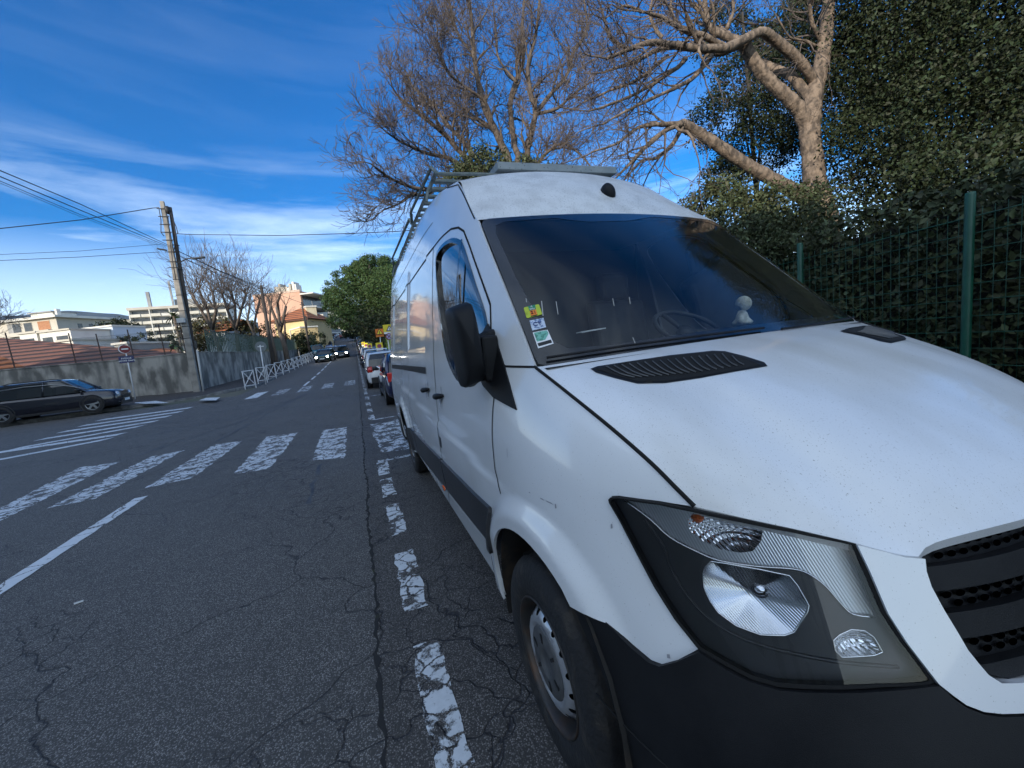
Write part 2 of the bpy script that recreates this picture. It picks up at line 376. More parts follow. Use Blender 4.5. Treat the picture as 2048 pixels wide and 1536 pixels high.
# bulbs
def sBoff(th,z,d):
    p=np.array(sB(th,z)); e=.002; n=np.cross(np.array(sB(th+e,z))-p,np.array(sB(th,z+e))-p); n/=np.linalg.norm(n); return p+n*d,n
q=pxB(hlz([(620,290),(1010,740),(960,760)]))
p,n_=sBoff(*q[0],-.032); mb=MB(); mb.lathe([(0,.018),(.010,.012),(.012,0),(.012,-.02)],p,n_,12); mb.o('bulb',mat('amber bulb',(.6,.12,.02),.2,metal=.3),head,True)
p,n_=sBoff(*q[1],-.06); mb=MB(); mb.lathe([(0,.022),(.014,.020),(.018,.012),(.016,0),(.016,-.02)],p,n_,20); mb.o('bulb_cap',mat('chrome cap',(.6,.62,.66),.08,metal=1),head,True)
# rings and step lines inside the lamp
for P_,r_,o_,mm_ in ((LOW,.0022,-.019,CHROME),(POS,.0015,-.019,CHROME)):
    m_=MB(); Q_=[sBoff(a,b,o_)[0] for a,b in dens(P_,.015)]; m_.tube(Q_+[Q_[0]],r_,5,cap=False); m_.o('lamp_ring',mm_,head,True)
m_=MB(); m_.tube([sBoff(a,b,-.019)[0] for a,b in pxB(cr(hlz([(300,300),(420,470),(450,580),(560,760),(700,900),(900,1010),(1150,1085),(1500,1150),(1850,1180)]),4))],.0035,6); m_.o('bezel_step',LAMPG,head,True)
m_=MB(); m_.tube([sBoff(a,b,-.018)[0] for a,b in pxB(cr(hlz([(170,172),(330,292),(450,402),(600,482),(750,542),(980,577),(1200,592),(1300,622),(1400,692),(1490,792),(1570,862),(1700,880)]),3))],.0022,5); m_.o('lamp_ring',CHROME,head,True)
# mirrored right headlight (simple pieces)
def mirror(o,par):
    me=o.data.copy(); 
    nv=np.empty(len(me.vertices)*3); me.vertices.foreach_get('co',nv); nv[0::3]*=-1; me.vertices.foreach_set('co',nv); me.flip_normals()
    m2=bpy.data.objects.new(o.name.split('.')[0],me); COL.objects.link(m2); m2.parent=par; OFF[m2]=Vector((0,0,0))
    for ch in o.children: mirror(ch,m2)
    return m2
mirror(head,van)
# --- bonnet ---
SHUT=[imp_hit(*q) for q in cr([(1069,734),(1130,782),(1220,855),(1300,925),(1350,975),(1388,1013)],4)]
FRT=[imp_hit(*q) for q in [(1388,1013),(1487,1036),(1590,1058),(1706,1085),(1800,1110),(1838,1113),(1848,1097),(1862,1088),(1900,1076),(1970,1058),(2048,1038)]]+[np.array((-.13,.135,1.028)),np.array((0,.13,1.03))]
def wsb(x): s=x/.874; return np.array([x,1.017-.12*(1-s*s),1.374+.018*(1-s*s)])
def arcp(P,n):
    P=[np.array(p) for p in P]; d=[0]
    for a,b in zip(P,P[1:]): d.append(d[-1]+np.linalg.norm(b-a))
    t=np.linspace(0,d[-1],n); A=np.array(P); return np.stack([np.interp(t,d,A[:,k]) for k in range(3)],1)
NV,NU=40,41
left=arcp(SHUT,NV); fr_h=arcp(FRT,NU); front=np.concatenate([fr_h,(fr_h*[-1,1,1])[::-1][1:]]); NU2=len(front)
rear=arcp([wsb(x) for x in np.linspace(-.872,.872,41)],NU2); rear[0]=left[0]; rear[-1]=left[0]*[-1,1,1]
front[0]=left[-1]; front[-1]=left[-1]*[-1,1,1]; right=left*[-1,1,1]
V=[];Fs=[]
for i in range(NV):
    v=i/(NV-1)
    for j in range(NU2):
        u=j/(NU2-1)
        p=(1-v)*rear[j]+v*front[j]+(1-u)*left[i]+u*right[i]-((1-u)*(1-v)*rear[0]+u*(1-v)*rear[-1]+(1-u)*v*front[0]+u*v*front[-1])
        s=abs(2*u-1)
        p=p+np.array([0,0,.030*math.sin(math.pi*min(1,v*1.02))**.8*(1-s**5)+.013*(1-sstep(.58,.74,s+.12*v))*sstep(0,.3,v)*(1-sstep(.9,1,v))*sstep(0,.1,1-s)])
        V.append(p)
for i in range(NV-1):
    for j in range(NU2-1): Fs.append((i*NU2+j,(i+1)*NU2+j,(i+1)*NU2+j+1,i*NU2+j+1))
nb=len(V)
ring=[i*NU2 for i in range(NV)]+[(NV-1)*NU2+j for j in range(1,NU2)]+[i*NU2+NU2-1 for i in range(NV-2,-1,-1)]
cen=np.array([0,.6,1.1])
for r_ in ring:
    p=V[r_]; V.append(p); V.append(p+np.array([-.006*np.sign(p[0]),.006,-.022]))
k=len(ring)
for i in range(k-1): Fs.append((nb+2*i,nb+2*i+1,nb+2*i+3,nb+2*i+2))
hood=obj('bonnet',V,Fs,HOODP,van,True)
def bv(o): return BVHTree.FromPolygons([v.co for v in o.data.vertices],[tuple(p.vertices) for p in o.data.polygons])
HB=bv(hood)
def ph(px,py,B,up=None):
    h=B.ray_cast(Vector(C0),Vector(ray(px,py)).normalized())
    return (h[0],h[1]) if h[0] else None
def pxpanel(name,B,P,m,par,off=.003,h=14,thick=.0,mirr=False,label=None):
    vo,T,loops=tri2(P,(),h); V=[]
    for q in vo:
        r=ph(q[0],q[1],B)
        if r is None:
            r=ph(q[0]+(sum(p[0] for p in P)/len(P)-q[0])*.02,q[1]+(sum(p[1] for p in P)/len(P)-q[1])*.02,B)
        n=r[1] if r[1].dot(Vector(ray(*q)))<0 else -r[1]
        V.append(Vector(r[0])+n*off)
    t=T[0]; g=(V[t[1]]-V[t[0]]).cross(V[t[2]]-V[t[0]])
    if g.dot(Vector(ray(*vo[t[0]])))>0: T=[t[::-1] for t in T]
    o=obj(name,V,T,m,par,True,label=label)
    if mirr: obj(name,[(-v[0],v[1],v[2]) for v in V],[t[::-1] for t in T],m,par,True,label=label)
    return o
VP=[(1181,738),(1192,746),(1230,757),(1275,768),(1330,767),(1400,757),(1470,744),(1535,733),(1528,725),(1490,713),(1450,703),(1425,702),(1340,711),(1260,723),(1195,733)]
VENTF=mat('vent black',(.010,.0105,.012),.5,spec=.3)
vent=pxpanel('air_vent',HB,VP,[VENTF][0],van,off=.0015,h=12,mirr=True)
VI=[(1190,739),(1235,754),(1276,765),(1331,764),(1400,754),(1467,742),(1522,732),(1487,717),(1448,706),(1424,705),(1340,714),(1255,726)]
vd=pxpanel('vent_hole',HB,VI,GAP,van,off=.0028,h=12,mirr=True)
mb=MB()
for i in range(17):
    f=(i+.5)/17
    a=(1205+f*262-30*f*(1-f)*0,738.0-f*28); b=(1262+f*232,760+4*math.sin(f*3.1)-f*27)
    P=[]
    for t in np.linspace(0,1,7):
        x=a[0]+(b[0]-a[0])*t; y=a[1]+(b[1]-a[1])*t+4*math.sin(math.pi*t)-2
        r=ph(x,y,HB)
        if r and inpoly(x,y,VI): P.append(r[0]+(r[1] if r[1].z>0 else -r[1])*.0058)
    if len(P)>2:
        mb.tube(P,.0024,4)
mb.o('vent_slats',CAPG,van); m2_=MB(); m2_.add([(-v[0],v[1],v[2]) for v in mb.V],mb.F); m2_.o('vent_slats',CAPG,van)
# --- windscreen ---
def wst(x): s=x/.777; return np.array([x,1.720-.07*(1-s*s),2.068+.012*(1-s*s)])
def sW(a,b):   # a across (-.83..), b up (0..1)
    s=a/.826; p=wsb(s*.874)*(1-b)+wst(s*.777)*b
    return p+np.array([0,-.7,.71])*(.018*math.sin(math.pi*b)*(1-s*s))
wsO=[(-.812,.012)]+[(x,.0) for x in np.linspace(-.79,.79,12)]+[(.812,.012)]+[(.815,t) for t in np.linspace(.05,.95,8)]+[(.80,.985)]+[(x,1.0) for x in np.linspace(.77,-.77,12)]+[(-.80,.985)]+[(-.815,t) for t in np.linspace(.95,.05,8)]
wsI=[(-.70,.06),(-.55,.045),(0,.045),(.55,.045),(.70,.06),(.745,.12),(.765,.5),(.765,.85),(.75,.925),(.70,.955),(.22,.965),(.10,.93),(0,.905),(-.25,.90),(-.34,.93),(-.42,.96),(-.70,.955),(-.75,.925),(-.765,.85),(-.765,.5),(-.745,.12)]
wscr=panel('windscreen',sW,wsO,WSG,van,h=.04,thick=0)
panel('screen_border',sW,wsO,SEAL,wscr,holes=[wsI],h=.04,off=.0015,thick=0)
WB=bv(wscr)
# --- side panels (outlines as y,z) ---
shutl=[(p[1],p[2]) for p in SHUT]
hll=[(p[1],p[2]) for p in [imp_hit(*q) for q in HL_top[3:4:-1]+[HL_top[2],HL_top[1],HL_top[0]]+HL_left[::-1]+[HL_bot[-1]]]]
bmp=[(p[1],p[2]) for p in [imp_hit(*q) for q in [(1400,1299),(1357,1319),(1324,1328),(1303,1320),(1266,1289),(1217,1248),(1175,1231),(1140,1213)]]]
AC,AR=(.965,.43),.405
arc=[(AC[0]+AR*math.cos(rad(a)),AC[1]+AR*math.sin(rad(a))) for a in range(128,-12,-6)]
PIL=[(1.017,1.374),(1.321,1.673),(1.722,2.068)]
fseam=[(1.20,.90),(1.250,.98),(1.257,1.097),(1.248,1.20),(1.244,1.268)]
tri=[(1.057,1.232),(1.13,1.31),(1.201,1.38),(1.28,1.455),(1.361,1.515)]
fend=shutl[:-1]+[(SHUT[-1][1],SHUT[-1][2])]+hll[1:]+bmp[1:]+arc[1:]+[(1.365,.50),(1.345,.66),(1.28,.80)]+fseam+[tri[0],(1.1,1.28),(1.201,1.378)]
panel('fender',sA,fend,PAINT,van,h=.014,flip=True,mirror=True)
dtop=[(2.505,2.133),(2.35,2.142),(2.257,2.143),(2.114,2.139),(1.976,2.107),(1.874,2.059),(1.767,1.966),(1.545,1.755),(1.414,1.629),(1.361,1.515)]
bs=[(2.55,.36),(2.466,.472),(2.38,.74),(2.385,1.0),(2.393,1.19),(2.42,1.5),(2.45,1.8),(2.49,2.05),(2.505,2.133)]
win=cr([(2.40,2.06),(2.25,2.085),(2.10,2.075),(1.975,2.045),(1.86,1.99),(1.72,1.86),(1.586,1.729),(1.45,1.60),(1.385,1.50),(1.38,1.40),(1.44,1.31),(1.60,1.285),(1.80,1.31),(1.997,1.408),(2.12,1.54),(2.217,1.681),(2.31,1.82),(2.38,1.96)],3,True)
door=dtop+tri[::-1][1:]+[(1.057,1.232)]+[(1.244,1.268),(1.248,1.20),(1.257,1.097),(1.250,.98),(1.20,.90),(1.28,.80),(1.345,.66),(1.365,.50),(1.37,.37)]+bs[:-1]
dr=panel('front_door',sA,door,PAINT,van,holes=[win],h=.028,flip=True,mirror=True,thick=.02)
panel('side_window',sA,inset(win,.004),GLASS,van,h=.04,flip=True,mirror=True,off=-.016,thick=0)
panel('window_seal',sA,inset(win,-.006),SEAL,van,holes=[inset(win,.026)],h=.03,flip=True,mirror=True,off=.003,thick=.02)
def strip2(name,P,w,offs,m):
    a=strip(P,w,offs,'',m,None,False); a.o(name,m,van,True)
    b_=MB(); b_.add([(-v[0],v[1],v[2]) for v in a.V],[f[::-1] for f in a.F]); b_.o(name,m,van,True)
mbd=[sA(*q) for q in [(1.885,2.0),(1.85,1.8),(1.80,1.6),(1.77,1.33)]]
def strip(P,w,offs,name,m,par,mirr=True,th=.004):      # P list of (y,z) on the side
    mb=MB(); L_=dens(P,.04,False); V=[]
    for i,q in enumerate(L_):
        a=L_[max(0,i-1)];b=L_[min(len(L_)-1,i+1)]; dx,dy=b[0]-a[0],b[1]-a[1]; l=math.hypot(dx,dy)+1e-9; nx,ny=-dy/l*w/2,dx/l*w/2
        for s_ in (1,-1):
            p=sA(q[0]+nx*s_,q[1]+ny*s_); V.append((p[0]-offs,p[1],p[2]))
    Fs=[(2*i,2*i+1,2*i+3,2*i+2) for i in range(len(L_)-1)]
    mb.add(V,Fs)
    if mirr: mb.add([(-v[0],v[1],v[2]) for v in V],[f[::-1] for f in Fs])
    return mb
strip2('window_divider',[(1.885,2.02),(1.86,1.85),(1.82,1.6),(1.80,1.32)],.028,.004,SEAL)
up_g=[(5.88,2.52),(5.0,2.55),(3.6,2.55),(3.0,2.545),(2.62,2.525),(2.233,2.452),(2.08,2.345),(1.937,2.228),(1.82,2.14),(1.722,2.068)]
seam_y=2.135
rs=[(1.722,2.068),(1.321,1.673),(1.017,1.374),(1.201,1.38),(1.28,1.455),(1.361,1.515),(1.414,1.629),(1.545,1.755),(1.767,1.966),(1.874,2.059),(1.976,2.107),(2.114,2.139),(2.257,2.143),(2.35,2.142),(2.505,2.133),(5.9,2.10)]+up_g[:-1]
panel('roof_side',sA,rs,PAINT,van,h=.035,flip=True,mirror=True)
sl=bs[:-1]+[(2.505,2.131),(3.86,2.118),(3.86,.36)]
panel('sliding_door',sA,sl,PAINT,van,h=.035,flip=True,mirror=True)
AC2=(4.66,.43); arc2=[(AC2[0]+.41*math.cos(rad(a)),AC2[1]+.41*math.sin(rad(a))) for a in range(190,-12,-8)]
rq=[(3.865,2.118),(5.9,2.10),(5.93,1.2),(5.9,.36)]+arc2[::-1]+[(3.865,.36)]
panel('rear_quarter',sA,rq,PAINT,van,h=.045,flip=True,mirror=True)
# shut lines and seams
for P in (tri[::-1]+[(1.057,1.232)],):
    pass
g=MB()
for P,w in ((bs,.009),(dtop,.009),([(2.505,2.133),(5.9,2.10)],.012),(fseam,.007),([(3.862,.36),(3.862,2.11)],.008),([(1.017,1.376),(1.201,1.379)],.006),([(2.62,2.33),(5.85,2.30)],.004),([(1.76,2.085),(1.92,2.21),(2.07,2.325),(2.20,2.42),(2.42,2.485)],.006)):
    q=strip(P,w*1.25,.0015,'',GAP,None); g.add(q.V,q.F)
g.o('door_gaps',GAP,van,True)
for s_ in (1,-1):
    m_=MB(); m_.tube([(p[0]*s_,p[1]-.001,p[2]+.001) for p in SHUT],.0052,6); m_.o('bonnet_gap',GAP,van,True)
SCF=mat('scuff dark',(.30,.30,.32),.7)
for px_,py_,a_,b_ in ((1224,1052,.003,.007),(1100,1005,.02,.002),(1085,998,.012,.002),(1112,1012,.004,.008),(1338,1312,.004,.005),(1015,905,.002,.02),(1060,985,.006,.002)):
    p=imp_hit(px_,py_)
    if p is not None: panel('scuff_mark',sA,[(p[1]-a_,p[2]-b_*.6),(p[1]+a_*.7,p[2]-b_),(p[1]+a_,p[2]+b_*.5),(p[1]-a_*.3,p[2]+b_)],SCF,van,h=.05,flip=True,off=.0015,thick=0)
strip2('door_rail',[(2.75,1.315),(4.3,1.295),(5.75,1.27)],.05,.004,PLAS)
# black cheek below the mirror
chk=[(1.057,1.235),(1.13,1.312),(1.201,1.384),(1.28,1.46),(1.361,1.522),(1.40,1.55),(1.45,1.50),(1.45,1.36),(1.36,1.30),(1.244,1.262)]
panel('mirror_base',sA,chk,PLAS,van,h=.03,flip=True,mirror=True,off=.006,thick=.012)
# rubbing strip
def band(y0,y1,n,top,bot):
    return [(y,top(y)) for y in np.linspace(y0,y1,n)]+[(y,bot(y)) for y in np.linspace(y1,y0,n)]
tf=lambda y:.795-.055*(y-1.3); bf=lambda y:.600-.075*(y-1.35)-.0*(y)
panel('rub_strip',sA,band(1.335,2.375,8,tf,bf),PLASD,van,h=.03,flip=True,mirror=True,off=.016,thick=.016)
panel('rub_strip',sA,band(2.405,3.85,8,tf,bf),PLASD,van,h=.03,flip=True,mirror=True,off=.016,thick=.016)
panel('rub_strip',sA,band(3.875,4.24,4,tf,bf),PLASD,van,h=.03,flip=True,mirror=True,off=.016,thick=.016)
panel('rub_strip',sA,band(5.1,5.85,4,tf,bf),PLASD,van,h=.03,flip=True,mirror=True,off=.016,thick=.016)
p=imp_hit(893,974); ell=[(p[1]+.035*math.cos(t),p[2]+.018*math.sin(t)) for t in np.linspace(0,2*math.pi,17)[:-1]]
panel('side_marker',sA,ell,mat('orange marker',(.75,.13,.02),.25,coat=.5),van,h=.02,flip=True,off=.024,thick=.01)
p=imp_hit(881,884); panel('scuff_tape',sA,[(p[1]-.03,p[2]-.035),(p[1]+.02,p[2]-.035),(p[1]+.02,p[2]+.035),(p[1]-.03,p[2]+.035)],PLASD,van,h=.03,flip=True,off=.002,thick=0)
for q in ((883,793),(856,780)):
    p=imp_hit(*q); y,z=p[1],p[2]
    mb=MB(); P=[];R=[]
    for t in np.linspace(0,1,9):
        yy=y-.075+.19*t; P.append((-xs(yy,z+.012-.02*t)-.028*math.sin(math.pi*min(1,max(0,t)))-.004,yy,z+.012-.02*t)); R.append(.008+.012*math.sin(math.pi*t)**.6)
    mb.tube(P,R,10); mb.o('door_handle',PLAS,van,True)
    ell=[(y+.02+.03*math.cos(t),z+.0+.062*math.sin(t)) for t in np.linspace(0,2*math.pi,21)[:-1]]
    panel('handle_recess',sA,ell,mat('recess paint',(.5,.51,.53),.3),van,h=.02,flip=True,off=.002,thick=0)
# --- front fascia ---
def toBy(y,z): return toB((-xs(y,z),y,z))
grO=pxB([(1734,1145),(1768,1224),(1805,1282),(1846,1336),(1866,1362),(1893,1384),(1919,1403),(1953,1416),(1987,1420),(2048,1417)])
grI=pxB([(1838,1115),(1841,1140),(1851,1170),(1875,1215),(1902,1260),(1922,1295),(1945,1324),(1962,1344),(1987,1360),(2048,1358)])
TC=1.3*math.pi/2
zo=grO[-1][1]+.004; zi=grI[-1][1]+.004
topf=pxB([(1706,1087),(1760,1101),(1800,1112)])
frame=topf[:1]+grO+[(TC,zo)]+[(TC,zi)]+grI[::-1]+topf[::-1][:2]
GRP=PAINT
panel('grille_surround',sB,frame,GRP,van,h=.03,flip=False,off=.012,thick=.03,mirror=True)
gtop=pxB([(1848,1099),(1862,1090),(1900,1078),(1970,1060),(2048,1040)])
gpoly=grI+[(TC,zi),(TC,1.03)]+gtop[::-1]
panel('grille',sB,[(a,b) for a,b in gpoly],PLAS,van,h=.03,flip=False,off=-.026,thick=0,mirror=True)
# grille bars with perforated strips between them
def clipx(zlo,zhi):   # theta of the inner outline at height z
    ths=[q for q in grI]
    f=lambda z: float(np.interp(z,[q[1] for q in ths[::-1]],[q[0] for q in ths[::-1]]))
    return f
gx=clipx(0,0)
for zc,hh in ((.958,.019),(.886,.019),(.816,.012)):
    pol=[(gx(zc+hh)+.004,zc+hh),(gx(zc)+.004,zc),(gx(zc-hh)+.004,zc-hh),(TC,zc-hh+.012),(TC,zc+hh+.012)]
    panel('grille_bar',sB,pol,PLAS,van,h=.03,flip=False,off=-.002,thick=.03,mirror=True)
HOLE=mat('grille hole',(.0005,.0005,.0005),1,spec=0)
for zc in (1.003,.988,.926,.912,.853,.840):
    if zc in(1.003,.926,.853): mb=MB()
    for k in range(26):
        th=gx(zc)+.045+k*.028+(0 if zc in(1.003,.926,.853) else .014)
        if th>TC: break
        p,n=sBoff(th,zc+(th-gx(zc))*.03,-.020); u=Vector((1,0,0)); v=Vector(n).cross(u).normalized(); u=v.cross(Vector(n)).normalized()
        P=[Vector(p)+u*.0095*math.cos(t)+v*.0058*math.sin(t) for t in np.linspace(0,2*math.pi,13)[:-1]]
        mb.add(P,[tuple(range(12))]); mb.add([(-q.x,q.y,q.z) for q in P],[tuple(range(11,-1,-1))])
    if zc in(.988,.912,.840): mb.o('grille_mesh',HOLE,van)
btop=[toBy(y,z) for y,z in bmp[::-1]]+pxB([(1450,1332),(1500,1358),(1560,1375),(1650,1379),(1750,1376),(1850,1366),(1866,1366),(1893,1390),(1919,1408),(1953,1421),(1987,1425),(2048,1422)])
zb=btop[-1][1]+.003
arcf=[(.735,.742),(.68,.70),(.625,.645),(.575,.585),(.545,.50),(.535,.42),(.55,.32),(.57,.23)]
bpoly=btop+[(TC,zb),(TC,.24),(1.3*1.0,.23),(1.3*.75,.23)]+[toBy(y,z) for y,z in arcf[::-1]][:-1]
BUMP=mat('bumper plastic',(.008,.0085,.010),.5,c2=(.013,.0135,.015),scale=5,bump=.12,bscale=700,spec=.2)
panel('bumper',sB,bpoly,BUMP,van,h=.035,flip=False,off=.014,thick=.05,mirror=True)
m_=MB(); m_.tube([sBoff(t_,.53-.02*math.sin((t_-.9)*2),.0145)[0] for t_ in np.linspace(.78,TC,30)],.0028,5); m_.o('bumper_seam',GAP,van,True)
# bumper intake (dark) and lower lip
panel('bumper_intake',sB,[(TC,.50),(TC,.36),(1.3*1.22,.36),(1.3*1.18,.50)],GAP,van,h=.05,flip=False,off=.017,thick=0,mirror=True)
# --- roof ---
GY=np.array([1.722,1.82,1.937,2.08,2.233,2.62,3.0,3.6,5.0,5.88]); GZ=np.array([2.068,2.14,2.228,2.345,2.452,2.525,2.545,2.55,2.55,2.52])
CY=np.array([1.65,1.74,1.86,2.02,2.20,2.60,3.0,3.6,5.0,5.88]); CZ=np.array([2.080,2.185,2.30,2.42,2.52,2.615,2.64,2.65,2.65,2.60])
V=[];Fs=[]; nu=41
gy=[p for p in cr(list(zip(GY,GZ)),5)]; cy_=[p for p in cr(list(zip(CY,CZ)),5)]
for (y0,z0),(y1,z1) in zip(gy,cy_):
    X=xs(y0,z0)
    for j in range(nu):
        s=math.sin((j/(nu-1)*2-1)*math.pi/2); w=1-abs(s)**2.3; V.append((X*s,y0+(y1-y0)*(1-s*s),z0+(z1-z0)*w+.0*s))
nr=len(gy)
for i in range(nr-1):
    for j in range(nu-1): Fs.append((i*nu+j,i*nu+j+1,(i+1)*nu+j+1,(i+1)*nu+j))
roof=obj('roof',V,Fs,ROOFP,van,True); RB=bv(roof)
# rear end, floor and an added dark core so that nothing shows daylight
mb=MB()
prof=[(z,xs(5.88,z)) for z in (.36,.6,.9,1.2,1.5,1.8,2.1,2.3,2.45,2.52)]
P=[(-x,5.9,z) for z,x in prof]+[(x,5.9,z) for z,x in prof[::-1]]
mb.add(P,[tuple(range(len(P)))]); mb.o('rear_doors',PAINT,van)
mb=MB(); mb.box((-.90,2.62,.42),(.90,5.86,1.25)); mb.box((-.80,2.62,1.25),(.80,5.86,2.05)); mb.box((-.72,2.7,2.05),(.72,5.8,2.4)); mb.box((-.86,1.42,.34),(.86,2.62,.62)); mb.box((-.60,.35,.28),(.60,1.42,.80)); mb.box((-.86,1.38,.36),(.86,1.5,1.12)); mb.o('dark_core',DARKIN,van)
LIN=[]
for yc in (.965,4.66):
    for sx_ in (-1,1):
        n=14; V=[]
        for i in range(n+1):
            a=rad(-20+220*i/n)
            for xx in (.60,.965): V.append((sx_*xx,yc+.43*math.cos(a),.43+.43*math.sin(a)))
        LIN.append(V)
    
LINM=mat('liner brown dirt',(.012,.011,.010),.9,c2=(.09,.06,.035),scale=9,lo=.5,hi=.8)
for V in LIN: obj('wheel_arch_liner',V,[(2*i,2*i+1,2*i+3,2*i+2) for i in range(14)],LINM,van)
# --- wheels ---
def van_wheel(x,y,side):
    R=.352; Wd=.225; ax=Vector((side,0,0)); c=(x,y,R-.012)
    t=MB()
    pr=[(.214,-.002),(.222,.006),(.25,.013),(.29,.014),(.315,.008),(.335,-.004),(.345,-.016),(R,-.03)]
    for q in (.055,.06,.085,.09,.12,.125,.15,.155): pr.append((R-(.009 if int(q*1000)%10 else 0),-q))
    pr+=[(R,-.19),(.345,-.205),(.32,-.222),(.25,-.235),(.21,-.225)]
    t.lathe(pr,c,ax,72); w=t.o('tyre',TYRE,None,True)
    wh=bpy.data.objects.new('wheel',w.data); bpy.data.objects.remove(w); COL.objects.link(wh); wh.parent=van; OFF[wh]=Vector((0,0,0)); wh.name='wheel'
    r=MB(); r.lathe([(.214,-.002),(.219,.004),(.216,.009),(.211,.008),(.205,-.004),(.203,-.02),(.196,-.05),(.190,-.075)],c,ax,64); r.o('rim',mat('rim well',(.045,.042,.04),.5,metal=.4,c2=(.09,.05,.03),scale=12,lo=.5,hi=.75),wh,True)
    # dished disc with 16 oval holes
    out=[(.192*math.cos(t_),.192*math.sin(t_)) for t_ in np.linspace(0,2*math.pi,65)[:-1]]
    inn=[(.10*math.cos(t_),.10*math.sin(t_)) for t_ in np.linspace(0,2*math.pi,49)[:-1]]
    hs=[inn]
    for k in range(16):
        a=2*math.pi*k/16; hs.append([((.163+.0135*math.cos(t_))*math.cos(a)-.0115*math.sin(t_)*math.sin(a),(.163+.0135*math.cos(t_))*math.sin(a)+.0115*math.sin(t_)*math.cos(a)) for t_ in np.linspace(0,2*math.pi,13)[:-1]])
    def sd_(u,v):
        rr=math.hypot(u,v); d=np.interp(rr,[.09,.10,.115,.13,.145,.16,.175,.192],[-.03,-.02,-.004,.002,.0,-.010,-.030,-.062])
        return (x+side*d,y+u,R-.012+v)
    panel('rim_disc',sd_,out,STEEL,wh,holes=hs,h=.012,thick=0,flip=(side<0))
    b=MB(); b.lathe([(.19,-.10),(.19,-.11),(0,-.11)],c,ax,32); b.o('brake_plate',GAP,wh,True)
    h=MB(); h.lathe([(.118,-.015),(.116,-.002),(.110,.002),(.07,.004),(.045,.006),(.040,.0),(0,.001)],c,ax,40); h.o('hub_cap',CAPG,wh,True)
    for k in range(6):
        s=MB()
        a=2*math.pi*k/6+.3; d=Vector((0,math.cos(a),math.sin(a))); e=ax.cross(d)
        s.obox(Vector(c)+ax*.0045+d*.080,d*.016,e*.006,ax*.0015); s.o('hub_slot',GAP,wh)
for yy in (1.0,4.66):
    for s_ in (-1,1): van_wheel(s_*.955,yy,s_)
# --- mirror ---
def mirror_unit(sg):
    P=[]; V=[];Fs=[]
    c=[aty(*q,1.20) for q in ((893,622),(938,610),(943,771),(900,760))]
    ctr=sum(c,Vector())/4
    hx=.046; hz=.156
    ctr=Vector((-1.022,1.275,1.472))
    n=24; prof=[(0,-.075,.0),(.45,-.073,0),(.75,-.06,0),(.92,-.03,0),(1,.02,0),(1,.075,0),(.96,.085,0),(0,.085,0)]
    for f,dy,_ in prof:
        for k in range(n):
            t=2*math.pi*k/n; cx,cz=math.cos(t),math.sin(t); e=.24
            x_=hx*f*math.copysign(abs(cx)**e,cx); z_=hz*f*math.copysign(abs(cz)**e,cz)
            V.append(((ctr.x+x_-.012*(z_/hz))*(-sg),ctr.y+dy+.012*f,ctr.z+z_+.012*(x_/hx)))
    for i in range(len(prof)-1):
        for k in range(n): Fs.append((i*n+k,i*n+(k+1)%n,(i+1)*n+(k+1)%n,(i+1)*n+k))
    mr=obj('wing_mirror',V,Fs,PLAS,van,True)
    mb=MB(); X=lambda v:v if sg<0 else -v
    mb.tube([(X(-.885),1.40,1.36),(X(-.93),1.35,1.36),(X(-.98),1.31,1.37)],[.05,.048,.045],8)
    mb.tube([(X(-.885),1.36,1.50),(X(-.93),1.33,1.49),(X(-.98),1.30,1.47)],[.03,.032,.035],8)
    mb.box((min(X(-.97),X(-.90)),1.27,1.32),(max(X(-.97),X(-.90)),1.36,1.50))
    bevel(mb.o('mirror_arm',PLAS,mr),.012)
    g=MB(); g.box((min(X(-1.055),X(-.99)),1.362,1.36),(max(X(-1.055),X(-.99)),1.364,1.59)); g.o('mirror_glass',CHROME,mr)
    return mr
mirror_unit(-1)
# --- cab interior ---
mb=MB(); n=20
V=[]
for i in range(n+1):
    x=-.80+1.6*i/n; b=.03*math.exp(-((x-.42)/.25)**2)
    V+=[(x,1.06,1.27),(x,1.25,1.33+b),(x,1.45,1.36+b),(x,1.60,1.30+b),(x,1.66,1.10),(x,1.62,.8)]
mb.add(V,[(6*i+j,6*i+j+1,6*i+j+7,6*i+j+6) for i in range(n) for j in range(5)])
mb.o('dashboard',mat('dashboard grey',(.06,.065,.07),.55,c2=(.08,.085,.09),scale=10),van,True)
st=MB(); cc=Vector((.42,1.62,1.42)); axs=Vector((0,.55,-.83)).normalized(); u=axs.orthogonal().normalized(); v=axs.cross(u)
st.tube([cc+(u*math.cos(t)+v*math.sin(t))*.2 for t in np.linspace(0,2*math.pi,33)],.014,8,cap=False)
for t in (.3,2.2,4.3): st.tube([cc+axs*.03,cc+(u*math.cos(t)+v*math.sin(t))*.2],.014,6)
st.lathe([(0,-.02),(.05,-.015),(.06,.03)],cc+axs*.02,axs,16); st.o('steering_wheel',DARKIN,van,True)
for sx_ in (-.45,.45):
    s=MB(); s.box((sx_-.24,1.85,.62),(sx_+.24,2.3,.98)); s.obox((sx_,2.30,1.32),(.23,0,0),(0,.07,.012),(0,.06,.36)); s.obox((sx_,2.37,1.78),(.13,0,0),(0,.05,0),(0,0,.10)); bevel(s.o('seat',DARKIN,van),.04,3)
mb=MB(); mb.box((-.80,2.50,.6),(.80,2.53,2.2)); mb.o('bulkhead',mat('bulkhead grey',(.05,.052,.055),.7),van)
mb=MB(); mb.box((-.66,1.80,2.085),(.66,2.50,2.10)); mb.o('headliner',mat('headliner',(.22,.22,.21),.9),van)
